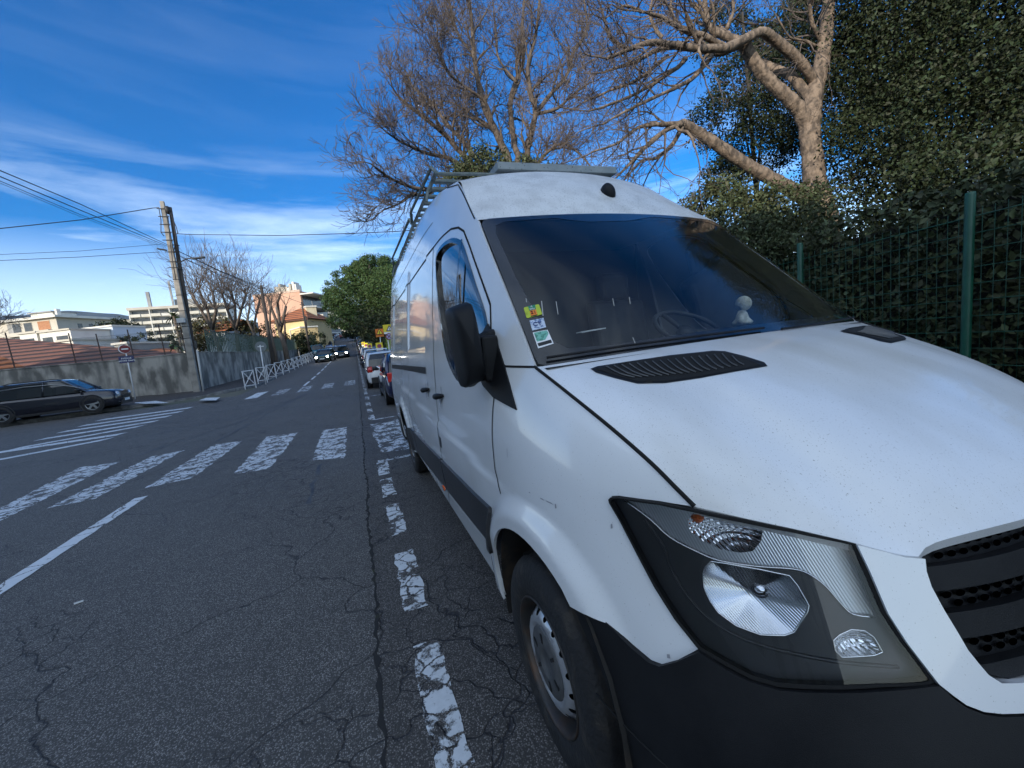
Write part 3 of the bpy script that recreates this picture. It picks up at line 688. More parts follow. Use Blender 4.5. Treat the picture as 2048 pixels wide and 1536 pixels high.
# --- wipers ---
mb=MB()
for P in ([(1092,721),(1250,697),(1400,677),(1520,662)],[(1555,664),(1620,655),(1700,641)]):
    Q=[]
    for q in dens(P,40,False):
        r=ph(q[0],q[1]-4,WB)
        if r: n=r[1] if r[1].z>0 else -r[1]; Q.append(r[0]+n*.022)
    mb.tube([q-Vector((0,0,.012)) for q in Q],.0045,5); mb.o('wiper',PLAS,van); mb=MB()
mb=MB(); V=[]
for i in range(41):
    x=-.85+1.7*i/40; p=wsb(x); V+=[(x,p[1]-.0,p[2]-.004),(x,p[1]-.035,p[2]+.004-.012)]
mb.add(V,[(2*i,2*i+1,2*i+3,2*i+2) for i in range(40)]); mb.o('scuttle_panel',PLAS,van,True)
# --- roof fin aerial ---
r=ph(1216,386,RB); a=r[0]; n_a=r[1] if r[1].z>0 else -r[1]; V=[];Fs=[]; rings=7; n=16
u_=Vector((1,0,0)); u_=(u_-n_a*u_.dot(n_a)).normalized(); v_=n_a.cross(u_)
for i in range(rings):
    f=i/(rings-1)
    for k in range(n):
        t=2*math.pi*k/n; p=a+u_*(.040*math.cos(t)*math.cos(f*1.5))+v_*(.058*math.sin(t)*math.cos(f*1.45)+.012*f)+n_a*(.050*math.sin(f*1.57)-.004); V.append(p)
Fs=[(i*n+k,i*n+(k+1)%n,(i+1)*n+(k+1)%n,(i+1)*n+k) for i in range(rings-1) for k in range(n)]+[tuple((rings-1)*n+k for k in range(n))]
obj('roof_aerial',V,Fs,PLAS,van,True)
# --- roof rack with a board across the front ---
ZR=2.68
def rtube(P,r,n=6,name='rack_rail'): m_=MB(); m_.tube(P,r,n); return m_.o(name,RACKM,rack)
m_=MB(); m_.tube([(-.73,2.66,ZR-.01),(-.4,2.66,ZR),(0,2.66,ZR+.003),(.4,2.66,ZR),(.73,2.66,ZR-.01)],.013,8); rack=m_.o('roof_rack',RACKM,van)
for s_ in (-1,1):
    rtube([(s_*.72,2.66,ZR),(s_*.725,4.2,ZR-.01),(s_*.725,5.95,ZR-.03)],.016)
    rtube([(s_*.72,2.67,ZR),(s_*.74,2.70,ZR+.05),(s_*.745,3.76,ZR+.09),(s_*.73,3.84,ZR+.01)],.013)
    rtube([(s_*.72,3.88,ZR),(s_*.745,3.90,ZR+.07),(s_*.75,5.7,ZR+.11),(s_*.73,5.93,ZR)],.013)
    for y in (2.80,3.75,4.7,5.7): rtube([(s_*.725,y,ZR),(s_*.77,y,2.6),(s_*.785,y,2.53)],.011,5,'rack_foot')
for k in range(21):
    y=2.78+k*.15; m_=MB(); m_.box((-.715,y,ZR-.012),(.715,y+.05,ZR+.006)); m_.o('rack_slat',RACKM,rack)
m_=MB(); m_.obox((.245,2.70,2.735),(.52,0,.006),(0,.09,0),(-.0006,0,.026)); bevel(m_.o('rack_board',mat('painted board',(.20,.235,.25),.6,c2=(.25,.28,.29),scale=8,specks=(60,.66,(.08,.08,.08))),rack),.004)
# ================= ground, roads and painted markings =================
_gy=np.array([-400,10,14,18,22,28,34,41,48,55,66,80,100,125,160,220,400]); _gz=np.array([0,0,0,.05,.15,.32,.52,.80,1.08,1.42,2.1,3.2,4.9,7.1,10.,14.,22.])
_gf=np.linspace(-60,400,921); _gg=np.interp(_gf,_gy,_gz); _k=np.exp(-.5*(np.arange(-12,13)/5)**2); _k/=_k.sum(); _gg=np.convolve(np.pad(_gg,12,'edge'),_k,'valid')
def g(y): return float(np.interp(y,_gf,_gg))
def onroad(px,py,dz=0.):
    d=ray(px,py); t=1.
    while t<260:
        p=C0+d*t
        if p[2]<g(p[1])+dz: return Vector(p)
        t+=.02 if t<40 else .1
def asphalt(name,base,crack,stones=.35,tone=(.02,.02,.024)):
    m=bpy.data.materials.new(name); m.use_nodes=True; nt=m.node_tree; b=nt.nodes['Principled BSDF']; N=nt.nodes.new; L=nt.links.new
    b.inputs['Roughness'].default_value=.75; b.inputs['Specular IOR Level'].default_value=.35
    t=N('ShaderNodeTexCoord'); O=t.outputs['Object']
    def noise(sc,det=3,src=O):
        n=N('ShaderNodeTexNoise'); n.inputs['Scale'].default_value=sc; n.inputs['Detail'].default_value=det; L(src,n.inputs['Vector']); return n
    def mr(src,a,b_,c=0,d=1):
        r=N('ShaderNodeMapRange'); r.inputs['From Min'].default_value=a; r.inputs['From Max'].default_value=b_; r.inputs['To Min'].default_value=c; r.inputs['To Max'].default_value=d; L(src,r.inputs['Value']); return r.outputs[0]
    def mix(f,A,B):
        x=N('ShaderNodeMix'); x.data_type='RGBA'; L(f,x.inputs['Factor'])
        for s,v in (('A',A),('B',B)):
            if isinstance(v,tuple): x.inputs[s].default_value=(*v,1)
            else: L(v,x.inputs[s])
        return x.outputs['Result']
    def math_(op,a,b_):
        x=N('ShaderNodeMath'); x.operation=op; L(a,x.inputs[0])
        if isinstance(b_,(int,float)): x.inputs[1].default_value=b_
        else: L(b_,x.inputs[1])
        return x.outputs[0]
    v=N('ShaderNodeTexVoronoi'); v.inputs['Scale'].default_value=150; L(O,v.inputs['Vector'])
    st=mr(v.outputs['Distance'],.30,.55); bn=noise(220,2); sv=N('ShaderNodeSeparateColor'); L(v.outputs['Color'],sv.inputs[0])
    stone=mr(sv.outputs[0],.2,1,.55,1.95)
    c1=mix(mr(noise(.45,4).outputs['Fac'],.35,.65),base,tuple(q*.78 for q in base))
    c1=mix(mr(noise(6,4).outputs['Fac'],.4,.75),c1,tuple(q*1.18 for q in base))
    hsv=N('ShaderNodeHueSaturation'); L(c1,hsv.inputs['Color']); L(stone,hsv.inputs['Value'])
    c2=mix(st,hsv.outputs[0],tuple(q*.35 for q in base))
    # cracks
    wn=noise(2.2,5); wv=N('ShaderNodeVectorMath'); wv.operation='SCALE'; wv.inputs['Scale'].default_value=.5; L(wn.outputs['Color'],wv.inputs[0])
    ad=N('ShaderNodeVectorMath'); L(O,ad.inputs[0]); L(wv.outputs[0],ad.inputs[1])
    def ck(sc,w,lo,hi,ns):
        q=N('ShaderNodeTexVoronoi'); q.feature='DISTANCE_TO_EDGE'; q.inputs['Scale'].default_value=sc; L(ad.outputs[0],q.inputs['Vector'])
        e=mr(q.outputs['Distance'],0,w,1,0); mk=mr(noise(ns,3).outputs['Fac'],lo,hi); return math_('MULTIPLY',e,mk)
    k1=ck(.9,.007,*crack[0],.35); k2=ck(4.4,.026,*crack[1],.6)
    kk=math_('MAXIMUM',k1,k2); c3=mix(kk,c2,tone); L(c3,b.inputs['Base Color'])
    h=math_('SUBTRACT',math_('MULTIPLY',mr(v.outputs['Distance'],0,.6,1,0),.35),math_('MULTIPLY',kk,1.6))
    u=N('ShaderNodeBump'); u.inputs['Strength'].default_value=.7; u.inputs['Distance'].default_value=.006; L(h,u.inputs['Height']); L(u.outputs[0],b.inputs['Normal'])
    return m
ROADM=asphalt('road asphalt',(.158,.150,.143),((.38,.50),(.50,.60)))
PARKM=asphalt('parking asphalt',(.132,.123,.116),((.33,.42),(.38,.50)))
PAVM=asphalt('pavement asphalt',(.085,.075,.072),((.6,.7),(.6,.7)))
EARTH=mat('bare ground',(.10,.095,.07),.9,c2=(.05,.06,.03),scale=.2,bump=.4,bscale=5)
def sheet(name,x0,x1,y0,y1,dz,m,stepx=4.,ffx=None):
    ys=[y0]
    while ys[-1]<y1: ys.append(min(y1,ys[-1]+(1. if ys[-1]>8 else 4)))
    n=max(1,int((x1-x0)/stepx)); V=[];Fs=[]
    for y in ys:
        for i in range(n+1):
            x=x0+(x1-x0)*i/n; V.append((x,y,g(y)+dz+(ffx(x,y) if ffx else 0)))
    for j in range(len(ys)-1):
        for i in range(n): Fs.append((j*(n+1)+i,j*(n+1)+i+1,(j+1)*(n+1)+i+1,(j+1)*(n+1)+i))
    return struct(obj(name,V,Fs,m,None,True))
def drop(x,y):
    d=0
    if x<-11: d-=min(9,(-11-x)*.16)*sstep(26,36,y)
    return d
gx_=[-2500,-900,-400,-200,-120,-80,-60,-45,-35,-27,-21,-16,-13,-11,-9,-6,-3,0,3,6,9,14,20,30,50,90,200,600]
gy2=[-300,-100,-50,-25,-10,0,8,12,16,20,23,26,29,32,36,41,48,55,66,80,100,125,160,220,400,900,2500,6000]
V=[(x,y,(g(y) if y<400 else 22-(y-400)*.02)*(1 if x>-100 or y<125 else .2)-.05+drop(x,y)) for y in gy2 for x in gx_]; n=len(gx_)
struct(obj('ground',V,[(j*n+i,j*n+i+1,(j+1)*n+i+1,(j+1)*n+i) for j in range(len(gy2)-1) for i in range(n-1)],EARTH,None,True))
sheet('road',-7.2,-1.52,-30,170,0,ROADM,2)
sheet('side_street',-60,-7.2,-2,22.9,.0,ROADM,3)
sheet('parking_strip',-1.52,1.32,-30,170,.0,PARKM,1.5)
# seam with moss along the parking strip
MOSS=mat('seam moss',(.016,.016,.017),.95,c2=(.030,.036,.016),scale=9,lo=.56,hi=.66)
random.seed(3); V=[];y=-1.
while y<60:
    w=.004+.014*random.random()**2; x=-1.53+.010*math.sin(y*3.1)+random.uniform(-.012,.012); V+=[(x-w,y,g(y)+.004),(x+w,y,g(y)+.004)]; y+=.05
struct(obj('road_seam',V,[(2*i,2*i+1,2*i+3,2*i+2) for i in range(len(V)//2-1)],MOSS,None,True))
def paintm(name,lo,hi,white=(.62,.65,.68),csc=9.,cw=.05):
    m=bpy.data.materials.new(name); m.use_nodes=True; nt=m.node_tree; b=nt.nodes['Principled BSDF']; N=nt.nodes.new; L=nt.links.new
    b.inputs['Roughness'].default_value=.6; t=N('ShaderNodeTexCoord'); O=t.outputs['Object']
    n=N('ShaderNodeTexNoise'); n.inputs['Scale'].default_value=5.5; n.inputs['Detail'].default_value=9; n.inputs['Roughness'].default_value=.72; L(O,n.inputs['Vector'])
    wv=N('ShaderNodeVectorMath'); wv.operation='SCALE'; wv.inputs['Scale'].default_value=.12; L(n.outputs['Color'],wv.inputs[0]); ad=N('ShaderNodeVectorMath'); L(O,ad.inputs[0]); L(wv.outputs[0],ad.inputs[1])
    q=N('ShaderNodeTexVoronoi'); q.feature='DISTANCE_TO_EDGE'; q.inputs['Scale'].default_value=csc; L(ad.outputs[0],q.inputs['Vector'])
    r=N('ShaderNodeMapRange'); r.inputs['From Min'].default_value=lo; r.inputs['From Max'].default_value=hi; L(n.outputs['Fac'],r.inputs['Value'])
    e=N('ShaderNodeMapRange'); e.inputs['From Min'].default_value=cw*.4; e.inputs['From Max'].default_value=cw; L(q.outputs['Distance'],e.inputs['Value'])
    mu=N('ShaderNodeMath'); mu.operation='MULTIPLY'; L(r.outputs[0],mu.inputs[0]); L(e.outputs[0],mu.inputs[1])
    n2=N('ShaderNodeTexNoise'); n2.inputs['Scale'].default_value=40; L(O,n2.inputs['Vector'])
    x=N('ShaderNodeMix'); x.data_type='RGBA'; L(n2.outputs['Fac'],x.inputs['Factor']); x.inputs['A'].default_value=(*[w*.75 for w in white],1); x.inputs['B'].default_value=(*white,1); L(x.outputs['Result'],b.inputs['Base Color'])
    tr=N('ShaderNodeBsdfTransparent'); ms=N('ShaderNodeMixShader'); out=nt.nodes['Material Output']; L(mu.outputs[0],ms.inputs[0]); L(tr.outputs[0],ms.inputs[1]); L(b.outputs[0],ms.inputs[2]); L(ms.outputs[0],out.inputs[0]); return m
PW=paintm('worn road paint',.44,.50,csc=8.5,cw=.06); PW2=paintm('very worn road paint',.46,.53,csc=11,cw=.07); PW3=paintm('fair road paint',.36,.40,csc=2.2,cw=.012)
def mark(name,P,m,dz=.005):
    # P: polygon in x,y, laid over the ground
    V=[(x,y,g(y)+dz) for x,y in P]; return struct(obj(name,V,[tuple(range(len(V)))],m))
def qpx(L_): return [tuple(onroad(*q)[:2]) for q in L_]
random.seed(5)
def rough(P,a=.012):
    D=dens(P,.07); return [(x+random.uniform(-a,a),y+random.uniform(-a,a)) for x,y in D]
for L_ in ([(622,922),(690,917),(694,855),(647,861)],[(467,949),(541,938),(595,866),(533,874)],[(290,977),(385,957),(486,882),(428,890)],[(96,1017),(188,999),(369,901),(301,914)],[(-130,1085),(-35,1062),(237,925),(160,935)]):
    mark('crosswalk_stripe',rough(qpx(L_),.02),PW)
mark('crosswalk_stripe',rough(qpx([(762,906),(826,897),(808,836),(740,850)]),.03),PW2)
mark('crosswalk_stripe',rough(qpx([(-260,1090),(-190,1075),(60,962),(0,975)])),PW) if False else None
for P in ([(0,917),(0,909),(212,877),(196,882)],):
    pass
ends=[((-30,925),(212,879)),((-20,908),(239,869)),((22,899),(278,853)),((75,880),(308,843)),((118,865),(335,833)),((157,853),(359,824)),((195,841),(379,816))]
for a,b in ends:
    A=onroad(*a);B=onroad(*b); mark('crosswalk_stripe',rough([(A.x,A.y-.2),(B.x,B.y-.2),(B.x+.1,B.y+.22),(A.x+.1,A.y+.22)],.02),PW3)
for k in range(5):
    x=-6.35+k*1.04; P=[(x,20.4),(x+.5,20.4),(x+.5,23.0),(x,23.0)]; mark('crosswalk_stripe',rough(P,.03),PW2 if k else PW3)
for y0,y1 in ((-.1,.98),(1.08,1.75),(2.04,2.74),(3.05,3.74),(4.0,4.62),(4.80,5.45),(9.2,10.0),(10.5,11.2),(11.9,12.8),(13.6,14.4)):
    mark('parking_dash',rough([(-1.375,y0),(-1.245,y0),(-1.245,y1),(-1.375,y1)],.012),PW)
y=15.4
while y<95: mark('parking_dash',[(-1.37,y),(-1.25,y),(-1.25,y+1.1),(-1.37,y+1.1)],PW2); y+=1.5
mark('parking_line',rough([(-1.37,5.42),(1.2,5.42),(1.2,5.52),(-1.37,5.52)],.012),PW); mark('parking_line',rough([(-1.37,9.15),(1.2,9.15),(1.2,9.25),(-1.37,9.25)],.012),PW); mark('parking_line',rough([(-1.37,14.5),(1.2,14.5),(1.2,14.6),(-1.37,14.6)],.012),PW)
mark('centre_line',rough([(-4.29,-3),(-4.15,-3),(-4.15,6.12),(-4.29,6.12)],.008),PW3)
y=23.6
while y<90:
    P=[(-4.35,y),(-4.22,y),(-4.22,y+2.6),(-4.35,y+2.6)]; mark('centre_line',P,PW3); y+=4.0
# left pavement and kerb
KERB=mat('kerb stone',(.22,.215,.21),.8,c2=(.12,.12,.115),scale=6,bump=.2,bscale=60)
edge=[(-7.2,150),(-7.2,70),(-7.2,48),(-7.2,36),(-7.2,30),(-7.35,28.3),(-7.8,27),(-8.6,26.0),(-9.8,25.2),(-12,24.3),(-16,23.3),(-24,22.6),(-45,22.4)]
edge=dens(edge,1.2,False)
V=[];Fs=[]
for x,y in edge:
    s=(.0 if 0 else 1); nx,ny=(-1,0) if y>30 else ((-.5,.86) if x>-10 else (0,1))
    z=g(y); h=.13 if not(-11.5<x<-9) else .05
    V+=[(x,y,z-.05),(x,y,z+h),(x+nx*.16,y+ny*.16,z+h+.002)]
for i in range(len(edge)-1):
    a=3*i;b=a+3; Fs+=[(a,b,b+1,a+1),(a+1,b+1,b+2,a+2)]
struct(obj('kerb',V,Fs,KERB,None,False))
V=[];Fs=[]
for x,y in edge:
    nx,ny=(-1,0) if y>30 else ((-.5,.86) if x>-10 else (0,1)); h=.13 if not(-11.5<x<-9) else .05
    a=(x+nx*.15,y+ny*.15); 
    b=(min(-11.5,x-3.5),y) if y>34 else (-11.6-(max(0,-9-x))*1.0 if x<-9 else -11.6, 34+(-9-x)*.1 if x<-9 else 34)
    V+=[(a[0],a[1],g(a[1])+h-.003),(b[0],b[1],g(b[1])+.12)]
Fs=[(2*i,2*i+1,2*i+3,2*i+2) for i in range(len(edge)-1)]
struct(obj('pavement',V,Fs,PAVM,None,True))
for P in ([(262,806),(290,808),(338,806),(312,802)],[(398,801),(432,801),(440,795),(412,796)]):
    q=[onroad(*p_,dz=.12) for p_ in P]; struct(obj('pavement_marking',[(v.x,v.y,v.z+.008) for v in q],[(0,1,2,3)],PW3))
# right pavement
V=[];Fs=[];ys=list(np.arange(-12,160,2.))
for y in ys: V+=[(1.32,y,g(y)-.05),(1.32,y,g(y)+.13),(1.48,y,g(y)+.132),(4.2,y,g(y)+.14)]
for i in range(len(ys)-1):
    for j in range(3): Fs.append((4*i+j,4*i+4+j,4*i+5+j,4*i+1+j))
struct(obj('pavement',V,Fs,PAVM,None,False))
# a pale chip and stains on the asphalt
q=atz(158,1206); mb=MB(); mb.obox((q.x,q.y,.006),(.022,.008,0),(-.006,.012,0),(0,0,.003)); o=bevel(mb.o('stone_chip',mat('chip',(.5,.5,.48),.7)),.003); tag(o,'small pale stone chip lying on the open road asphalt','stone chip')
TAR=mat('tar seam',(.022,.022,.024),.6,c2=(.05,.05,.05),scale=12)
for L_ in ([(235,925),(330,893),(420,864),(500,836),(575,803),(640,778)],[(380,905),(440,880),(500,848),(560,815),(620,784)],[(300,872),(380,852),(470,838),(560,806)],[(620,1010),(630,960),(640,930)],[(60,880),(200,862),(330,846),(450,838)]):
    P=[onroad(*q) for q in cr(L_,6)]; V=[]; random.seed(len(P))
    for i,p in enumerate(P):
        d=(P[min(i+1,len(P)-1)]-P[max(0,i-1)]).normalized(); n=Vector((-d.y,d.x,0))*(.012+.02*random.random()); o=Vector((random.uniform(-.03,.03),random.uniform(-.03,.03),0)); V+=[p+n+o+Vector((0,0,.004)),p-n+o+Vector((0,0,.004))]
    struct(obj('tar_seam',V,[(2*i,2*i+1,2*i+3,2*i+2) for i in range(len(P)-1)],TAR))
# ================= trees =================
BARK1=mat('bark grey brown',(.12,.092,.07),.85,c2=(.07,.055,.045),scale=7,stretch=(1,1,.35),lo=.35,hi=.65,bump=.5,bscale=30)
BARK2=mat('bark pale',(.21,.16,.12),.9,c2=(.075,.058,.045),scale=11,lo=.40,hi=.62,stretch=(1,1,.6),bump=1.0,bscale=34)
TWIG=mat('twig',(.075,.058,.048),.8,c2=(.12,.095,.08),scale=3)
def leafm(name,c,c2,rough=.45,trans=.15,sc=3.):
    m=mat(name,c,rough+.12,c2=c2,scale=sc,lo=.35,hi=.65,spec=.22); nt=m.node_tree; b=nt.nodes['Principled BSDF']
    N=nt.nodes.new; L=nt.links.new; g_=N('ShaderNodeNewGeometry'); h=N('ShaderNodeHueSaturation'); r=N('ShaderNodeMapRange'); r.inputs['To Min'].default_value=.55; r.inputs['To Max'].default_value=1.6
    L(g_.outputs['Random Per Island'],r.inputs['Value']); src=b.inputs['Base Color'].links[0].from_socket; L(src,h.inputs['Color']); L(r.outputs[0],h.inputs['Value']); 
    r2=N('ShaderNodeMapRange'); r2.inputs['To Min'].default_value=.47; r2.inputs['To Max'].default_value=.53; L(g_.outputs['Random Per Island'],r2.inputs['Value']); L(r2.outputs[0],h.inputs['Hue']); L(h.outputs[0],b.inputs['Base Color']); return m
LEAFD=leafm('holm oak leaf',(.015,.022,.009),(.027,.036,.015))
LEAFH=leafm('hedge leaf',(.036,.046,.022),(.066,.076,.034),rough=.4)
LEAFP=leafm('pine needle clump',(.035,.062,.020),(.06,.095,.030),sc=.8)
LEAFG=leafm('garden hedge leaf',(.055,.10,.02),(.08,.13,.03),sc=2)
LEAFB=leafm('dry hedge leaf',(.10,.075,.035),(.06,.06,.025),sc=2)
rnd=random.Random(11)
def rv(r=1.):
    while True:
        v=Vector((rnd.uniform(-1,1),rnd.uniform(-1,1),rnd.uniform(-1,1)))
        if .05<v.length<1: return v.normalized()*r
def leaves(name,pts,size,m,parent,asp=.5,curl=.25,up=.0,align=None):
    n=len(pts); V=np.empty((n*4,3)); 
    for i,p in enumerate(pts):
        a=rv(); 
        if align is not None: a=(a+Vector(align)*.8).normalized()
        b=a.cross(rv()); 
        if b.length<.05: b=a.orthogonal()
        b.normalize(); c=a.cross(b); s=size*rnd.uniform(.6,1.35); w=s*asp
        V[4*i]=p+b*(-s*.5); V[4*i+1]=p+c*(w*.5)+a*(curl*w); V[4*i+2]=p+b*(s*.5); V[4*i+3]=p-c*(w*.5)+a*(curl*w)
    me=bpy.data.meshes.new(name); off=OFF.get(parent,Vector((0,0,0))) if parent else Vector((0,0,0)); V-=np.array(off)
    me.vertices.add(n*4); me.vertices.foreach_set('co',V.ravel()); me.loops.add(n*6); me.polygons.add(n*2)
    b0=np.arange(n)*4; li=np.stack([b0,b0+1,b0+2,b0,b0+2,b0+3],1).ravel(); me.loops.foreach_set('vertex_index',li.astype(np.int32)); me.polygons.foreach_set('loop_start',np.arange(n*2,dtype=np.int32)*3); 
    me.update(calc_edges=True); me.validate(); me.materials.append(m)
    o=bpy.data.objects.new(name,me); COL.objects.link(o)
    if parent: o.parent=parent; OFF[o]=off
    return o
class Br:
    def __init__(s): s.big=MB(); s.tw=MB(); s.tips=[]
def grow(B,p,d,length,r,depth,bend=.25,up=.15,nb=(2,4),shrink=.68,minr=.0035,curl=None,seg=None):
    n=4 if depth>1 else 3
    P=[p.copy()];R=[r];q=p.copy();dd=d.normalized()
    for i in range(n):
        dd=(dd+rv(bend)+Vector((0,0,up))*.5).normalized(); q=q+dd*(length/n); P.append(q.copy()); R.append(max(minr,r*(1-.45*(i+1)/n)))
    (B.big if r>.03 else B.tw).tube(P,R,6 if r>.03 else 3,cap=False)
    if depth<=0: B.tips.append(q); return
    k=rnd.randint(*nb)
    for j in range(k):
        i=rnd.randint(1,n) if j else n
        base=P[i]; a=(P[i]-P[i-1]).normalized(); side=a.cross(rv()).normalized(); ang=rnd.uniform(.35,.95) if j else rnd.uniform(.1,.4)
        nd=(a*math.cos(ang)+side*math.sin(ang)).normalized()
        grow(B,base,nd,length*shrink*rnd.uniform(.75,1.2),max(minr,R[i]*(.62 if j else .8)),depth-1,bend,up,nb,shrink,minr)
def limb(B,P,R0,R1,side=(5,8),sl=1.6,sd=3,start=.3,up=.12,bend=.28,nb=(2,4),nseg=5,minr=.0035,big=True):
    Q=[Vector(q) for q in cr([tuple(p) for p in P],nseg)]; m_=len(Q)
    R=[R0+(R1-R0)*i/(m_-1) for i in range(m_)]
    R=[r*(1+.06*math.sin(i*1.7)) for i,r in enumerate(R)]
    (B.big if R0>.02 else B.tw).tube(Q,R,9 if R0>.07 else 6,cap=True)
    k=rnd.randint(*side)
    for j in range(k):
        f=start+(1-start)*(j+rnd.random())/k; i=min(m_-2,max(1,int(f*(m_-1)))); a=(Q[i+1]-Q[i-1]).normalized(); s_=a.cross(rv()).normalized(); ang=rnd.uniform(.5,1.1)
        grow(B,Q[i],a*math.cos(ang)+s_*math.sin(ang),sl*rnd.uniform(.6,1.25)*(1.1-.4*f),max(minr*2,min(R[i]*.55,.06)),sd,bend,up,nb,.68,minr)
    grow(B,Q[-1],(Q[-1]-Q[-2]),sl*.8,R1,sd,bend,up,nb,.68,minr)
def tree_obj(name,label,B,loc,m1,m2,group=None):
    t=thing(name,label,'tree',loc,group)
    B.big.o('trunk',m1,t,True); B.tw.o('twigs',m2,t,True); return t
# --- bare tree behind the roof rack ---
def z6(L_,D,dd=0): 
    out=[]
    for i,(x,y) in enumerate(L_): out.append(at(640+x/3.413,y/3.413,D+dd*i/max(1,len(L_)-1)))
    return out
B=Br(); D=13.5
base=z6([(1250,1500)],D)[0]; foot=Vector((base.x,base.y,g(base.y)))
B.big.tube([foot,base,z6([(1240,1330)],D)[0]],[.30,.27,.24],10)
J=(1240,1320)
LM=[([J,(1100,1180),(960,1040),(850,920),(720,810),(600,720),(520,640)],.11,.03,-1.5),([J,(1120,1160),(980,970),(870,850),(750,690),(640,600),(590,500)],.10,.03,1.5),
([J,(1285,1110),(1240,990),(1190,880),(1120,730),(1080,560),(1050,380),(1040,200),(1010,-60)],.15,.05,0),([(1190,880),(1130,700),(1000,600),(880,500),(820,380),(800,260)],.06,.02,-2),
([J,(1350,1100),(1325,980),(1300,700),(1350,520),(1390,400),(1380,200),(1400,-60)],.12,.05,2),([J,(1400,1150),(1420,1000),(1470,780),(1440,640),(1420,450),(1470,250),(1500,0)],.12,.04,-1),
([(1470,780),(1560,660),(1680,520),(1740,340),(1820,200),(1800,-20)],.08,.03,1),([(1470,780),(1620,740),(1720,650),(1850,560)],.06,.02,-1.5),([(1180,870),(1050,790),(900,700),(760,690)],.05,.02,2),
([J,(1060,1230),(900,1090),(740,1050),(640,1010),(540,960),(450,900)],.08,.02,-2.5),([J,(1080,1330),(880,1290),(680,1290),(530,1240),(440,1190),(350,1120)],.09,.02,-3),([J,(1100,1380),(860,1360),(640,1330),(540,1390),(440,1430)],.06,.02,-2),
([J,(1470,1130),(1540,1050),(1650,980),(1760,1040),(1850,1140)],.07,.02,-2),([(1050,380),(960,260),(900,100),(880,-60)],.05,.02,0),([(1340,560),(1220,400),(1200,220),(1180,20)],.05,.02,1)]
for P,r0,r1,dd in LM: limb(B,z6(P,D,dd),r0,r1,side=(15,19),sl=.95,sd=3,nb=(3,5),minr=.0055,start=.2,bend=.36)
tree_obj('bare_tree','large bare winter tree fanning out behind the van roof rack','' or B,foot,BARK1,TWIG)
# --- big pale-trunked tree at the right ---
def z7(L_,D,dd=0):
    return [at(1160+x/3.413,y/3.413,D+dd*i/max(1,len(L_)-1)) for i,(x,y) in enumerate(L_)]
B=Br(); D=9.0
f0=z7([(1640,1480)],D)[0]; foot=Vector((f0.x+.1,f0.y,g(f0.y)))
def big(P,R,D,dd=0,n=20):
    Q=[Vector(q) for q in cr([tuple(p) for p in z7(P,D,dd)],12)]; R2=np.interp(np.linspace(0,1,len(Q)),np.linspace(0,1,len(R)),R)
    R2=[r*(1+.05*math.sin(i*2.3)+.03*math.sin(i*.9)) for i,r in enumerate(R2)]; B.big.tube(Q,R2,n); return Q
B.big.tube([foot,f0],[.36,.33],14)
big([(1640,1500),(1620,1380),(1600,1250),(1590,1100),(1570,950),(1570,800),(1600,640),(1650,420),(1680,200),(1700,-40),(1720,-300)],[.33,.29,.22,.205,.20,.22,.17,.155,.14,.12,.08],D)
big([(1560,880),(1500,760),(1430,680),(1300,560),(1200,440),(1130,330),(1100,290)],[.17,.15,.14,.13,.13,.12,.10],D,-.6)
big([(1620,1420),(1520,1340),(1400,1270),(1250,1190),(1100,1100),(950,1000),(800,900),(700,840)],[.17,.16,.14,.13,.12,.115,.10,.08],D,-1.2)
big([(1590,700),(1450,530),(1330,470),(1200,410)],[.10,.10,.09,.06],D,.5)
big([(1610,560),(1480,400),(1350,290),(1250,220),(1120,270),(1000,330)],[.10,.10,.10,.09,.09,.08],D,-1.2)
for P,r0,r1,dd0,dd in [([(1100,290),(900,200),(860,100),(850,-60)],.09,.04,-.6,0),([(1000,330),(850,250),(700,200),(560,120),(420,80)],.07,.02,-1.2,-1),([(1000,330),(800,330),(620,300),(480,290),(330,340),(180,400)],.08,.02,-1.2,-1.5),
 ([(1100,300),(950,360),(780,330),(560,330),(380,420),(200,480)],.08,.02,-.6,-1),([(900,380),(760,540),(560,640),(350,740),(150,850)],.05,.015,-1,-1),([(700,840),(600,880),(450,1000),(350,1110),(280,1180)],.07,.02,-1.2,-.5),([(700,860),(620,1000),(520,1080),(420,1100),(300,1230)],.05,.015,-1.2,.8),
 ([(700,840),(560,850),(400,870),(250,980),(80,1040)],.05,.015,-1.2,-1),([(720,400),(640,480),(420,620),(240,700),(60,760)],.05,.015,-1,-1),([(600,380),(400,540),(200,620),(20,700)],.04,.015,-1,-.5),([(560,260),(480,120),(500,-40)],.04,.015,-1,0),([(700,230),(620,60),(640,-80)],.04,.015,-1,0),([(860,120),(760,20),(700,-100)],.04,.02,-.6,0),([(1000,200),(1050,60),(1020,-80)],.05,.02,-.4,0),
 ([(1660,300),(1590,170),(1570,20),(1620,-80)],.05,.03,0,-.6),([(1640,330),(1540,280),(1430,250),(1350,120)],.035,.012,0,-.6),([(330,340),(200,250),(160,100),(120,0)],.035,.012,-1.5,-.5),([(420,80),(300,40),(180,120)],.03,.012,-1.5,-.5)]:
    limb(B,z7(P,D+dd0,dd),r0,r1,side=(7,10),sl=.85,sd=3,nb=(2,4),minr=.0032,up=-.02,bend=.36,start=.15)
for P in ([(1600,1230),(1700,1270),(1800,1280),(1850,1230)],[(1590,1220),(1640,1290),(1690,1330)]): limb(B,z7(P,D-.3,0),.02,.008,side=(2,3),sl=.3,sd=1,up=.1)
from mathutils import noise as _nz
B.big.V=[tuple(Vector(v)+_nz.noise_vector(Vector(v)*5.0)*.011+_nz.noise_vector(Vector(v)*18)*.007) for v in B.big.V]
tree_obj('leaning_tree','big leafless tree with pale thick forked trunk behind the green fence','' or B,foot,BARK2,TWIG)
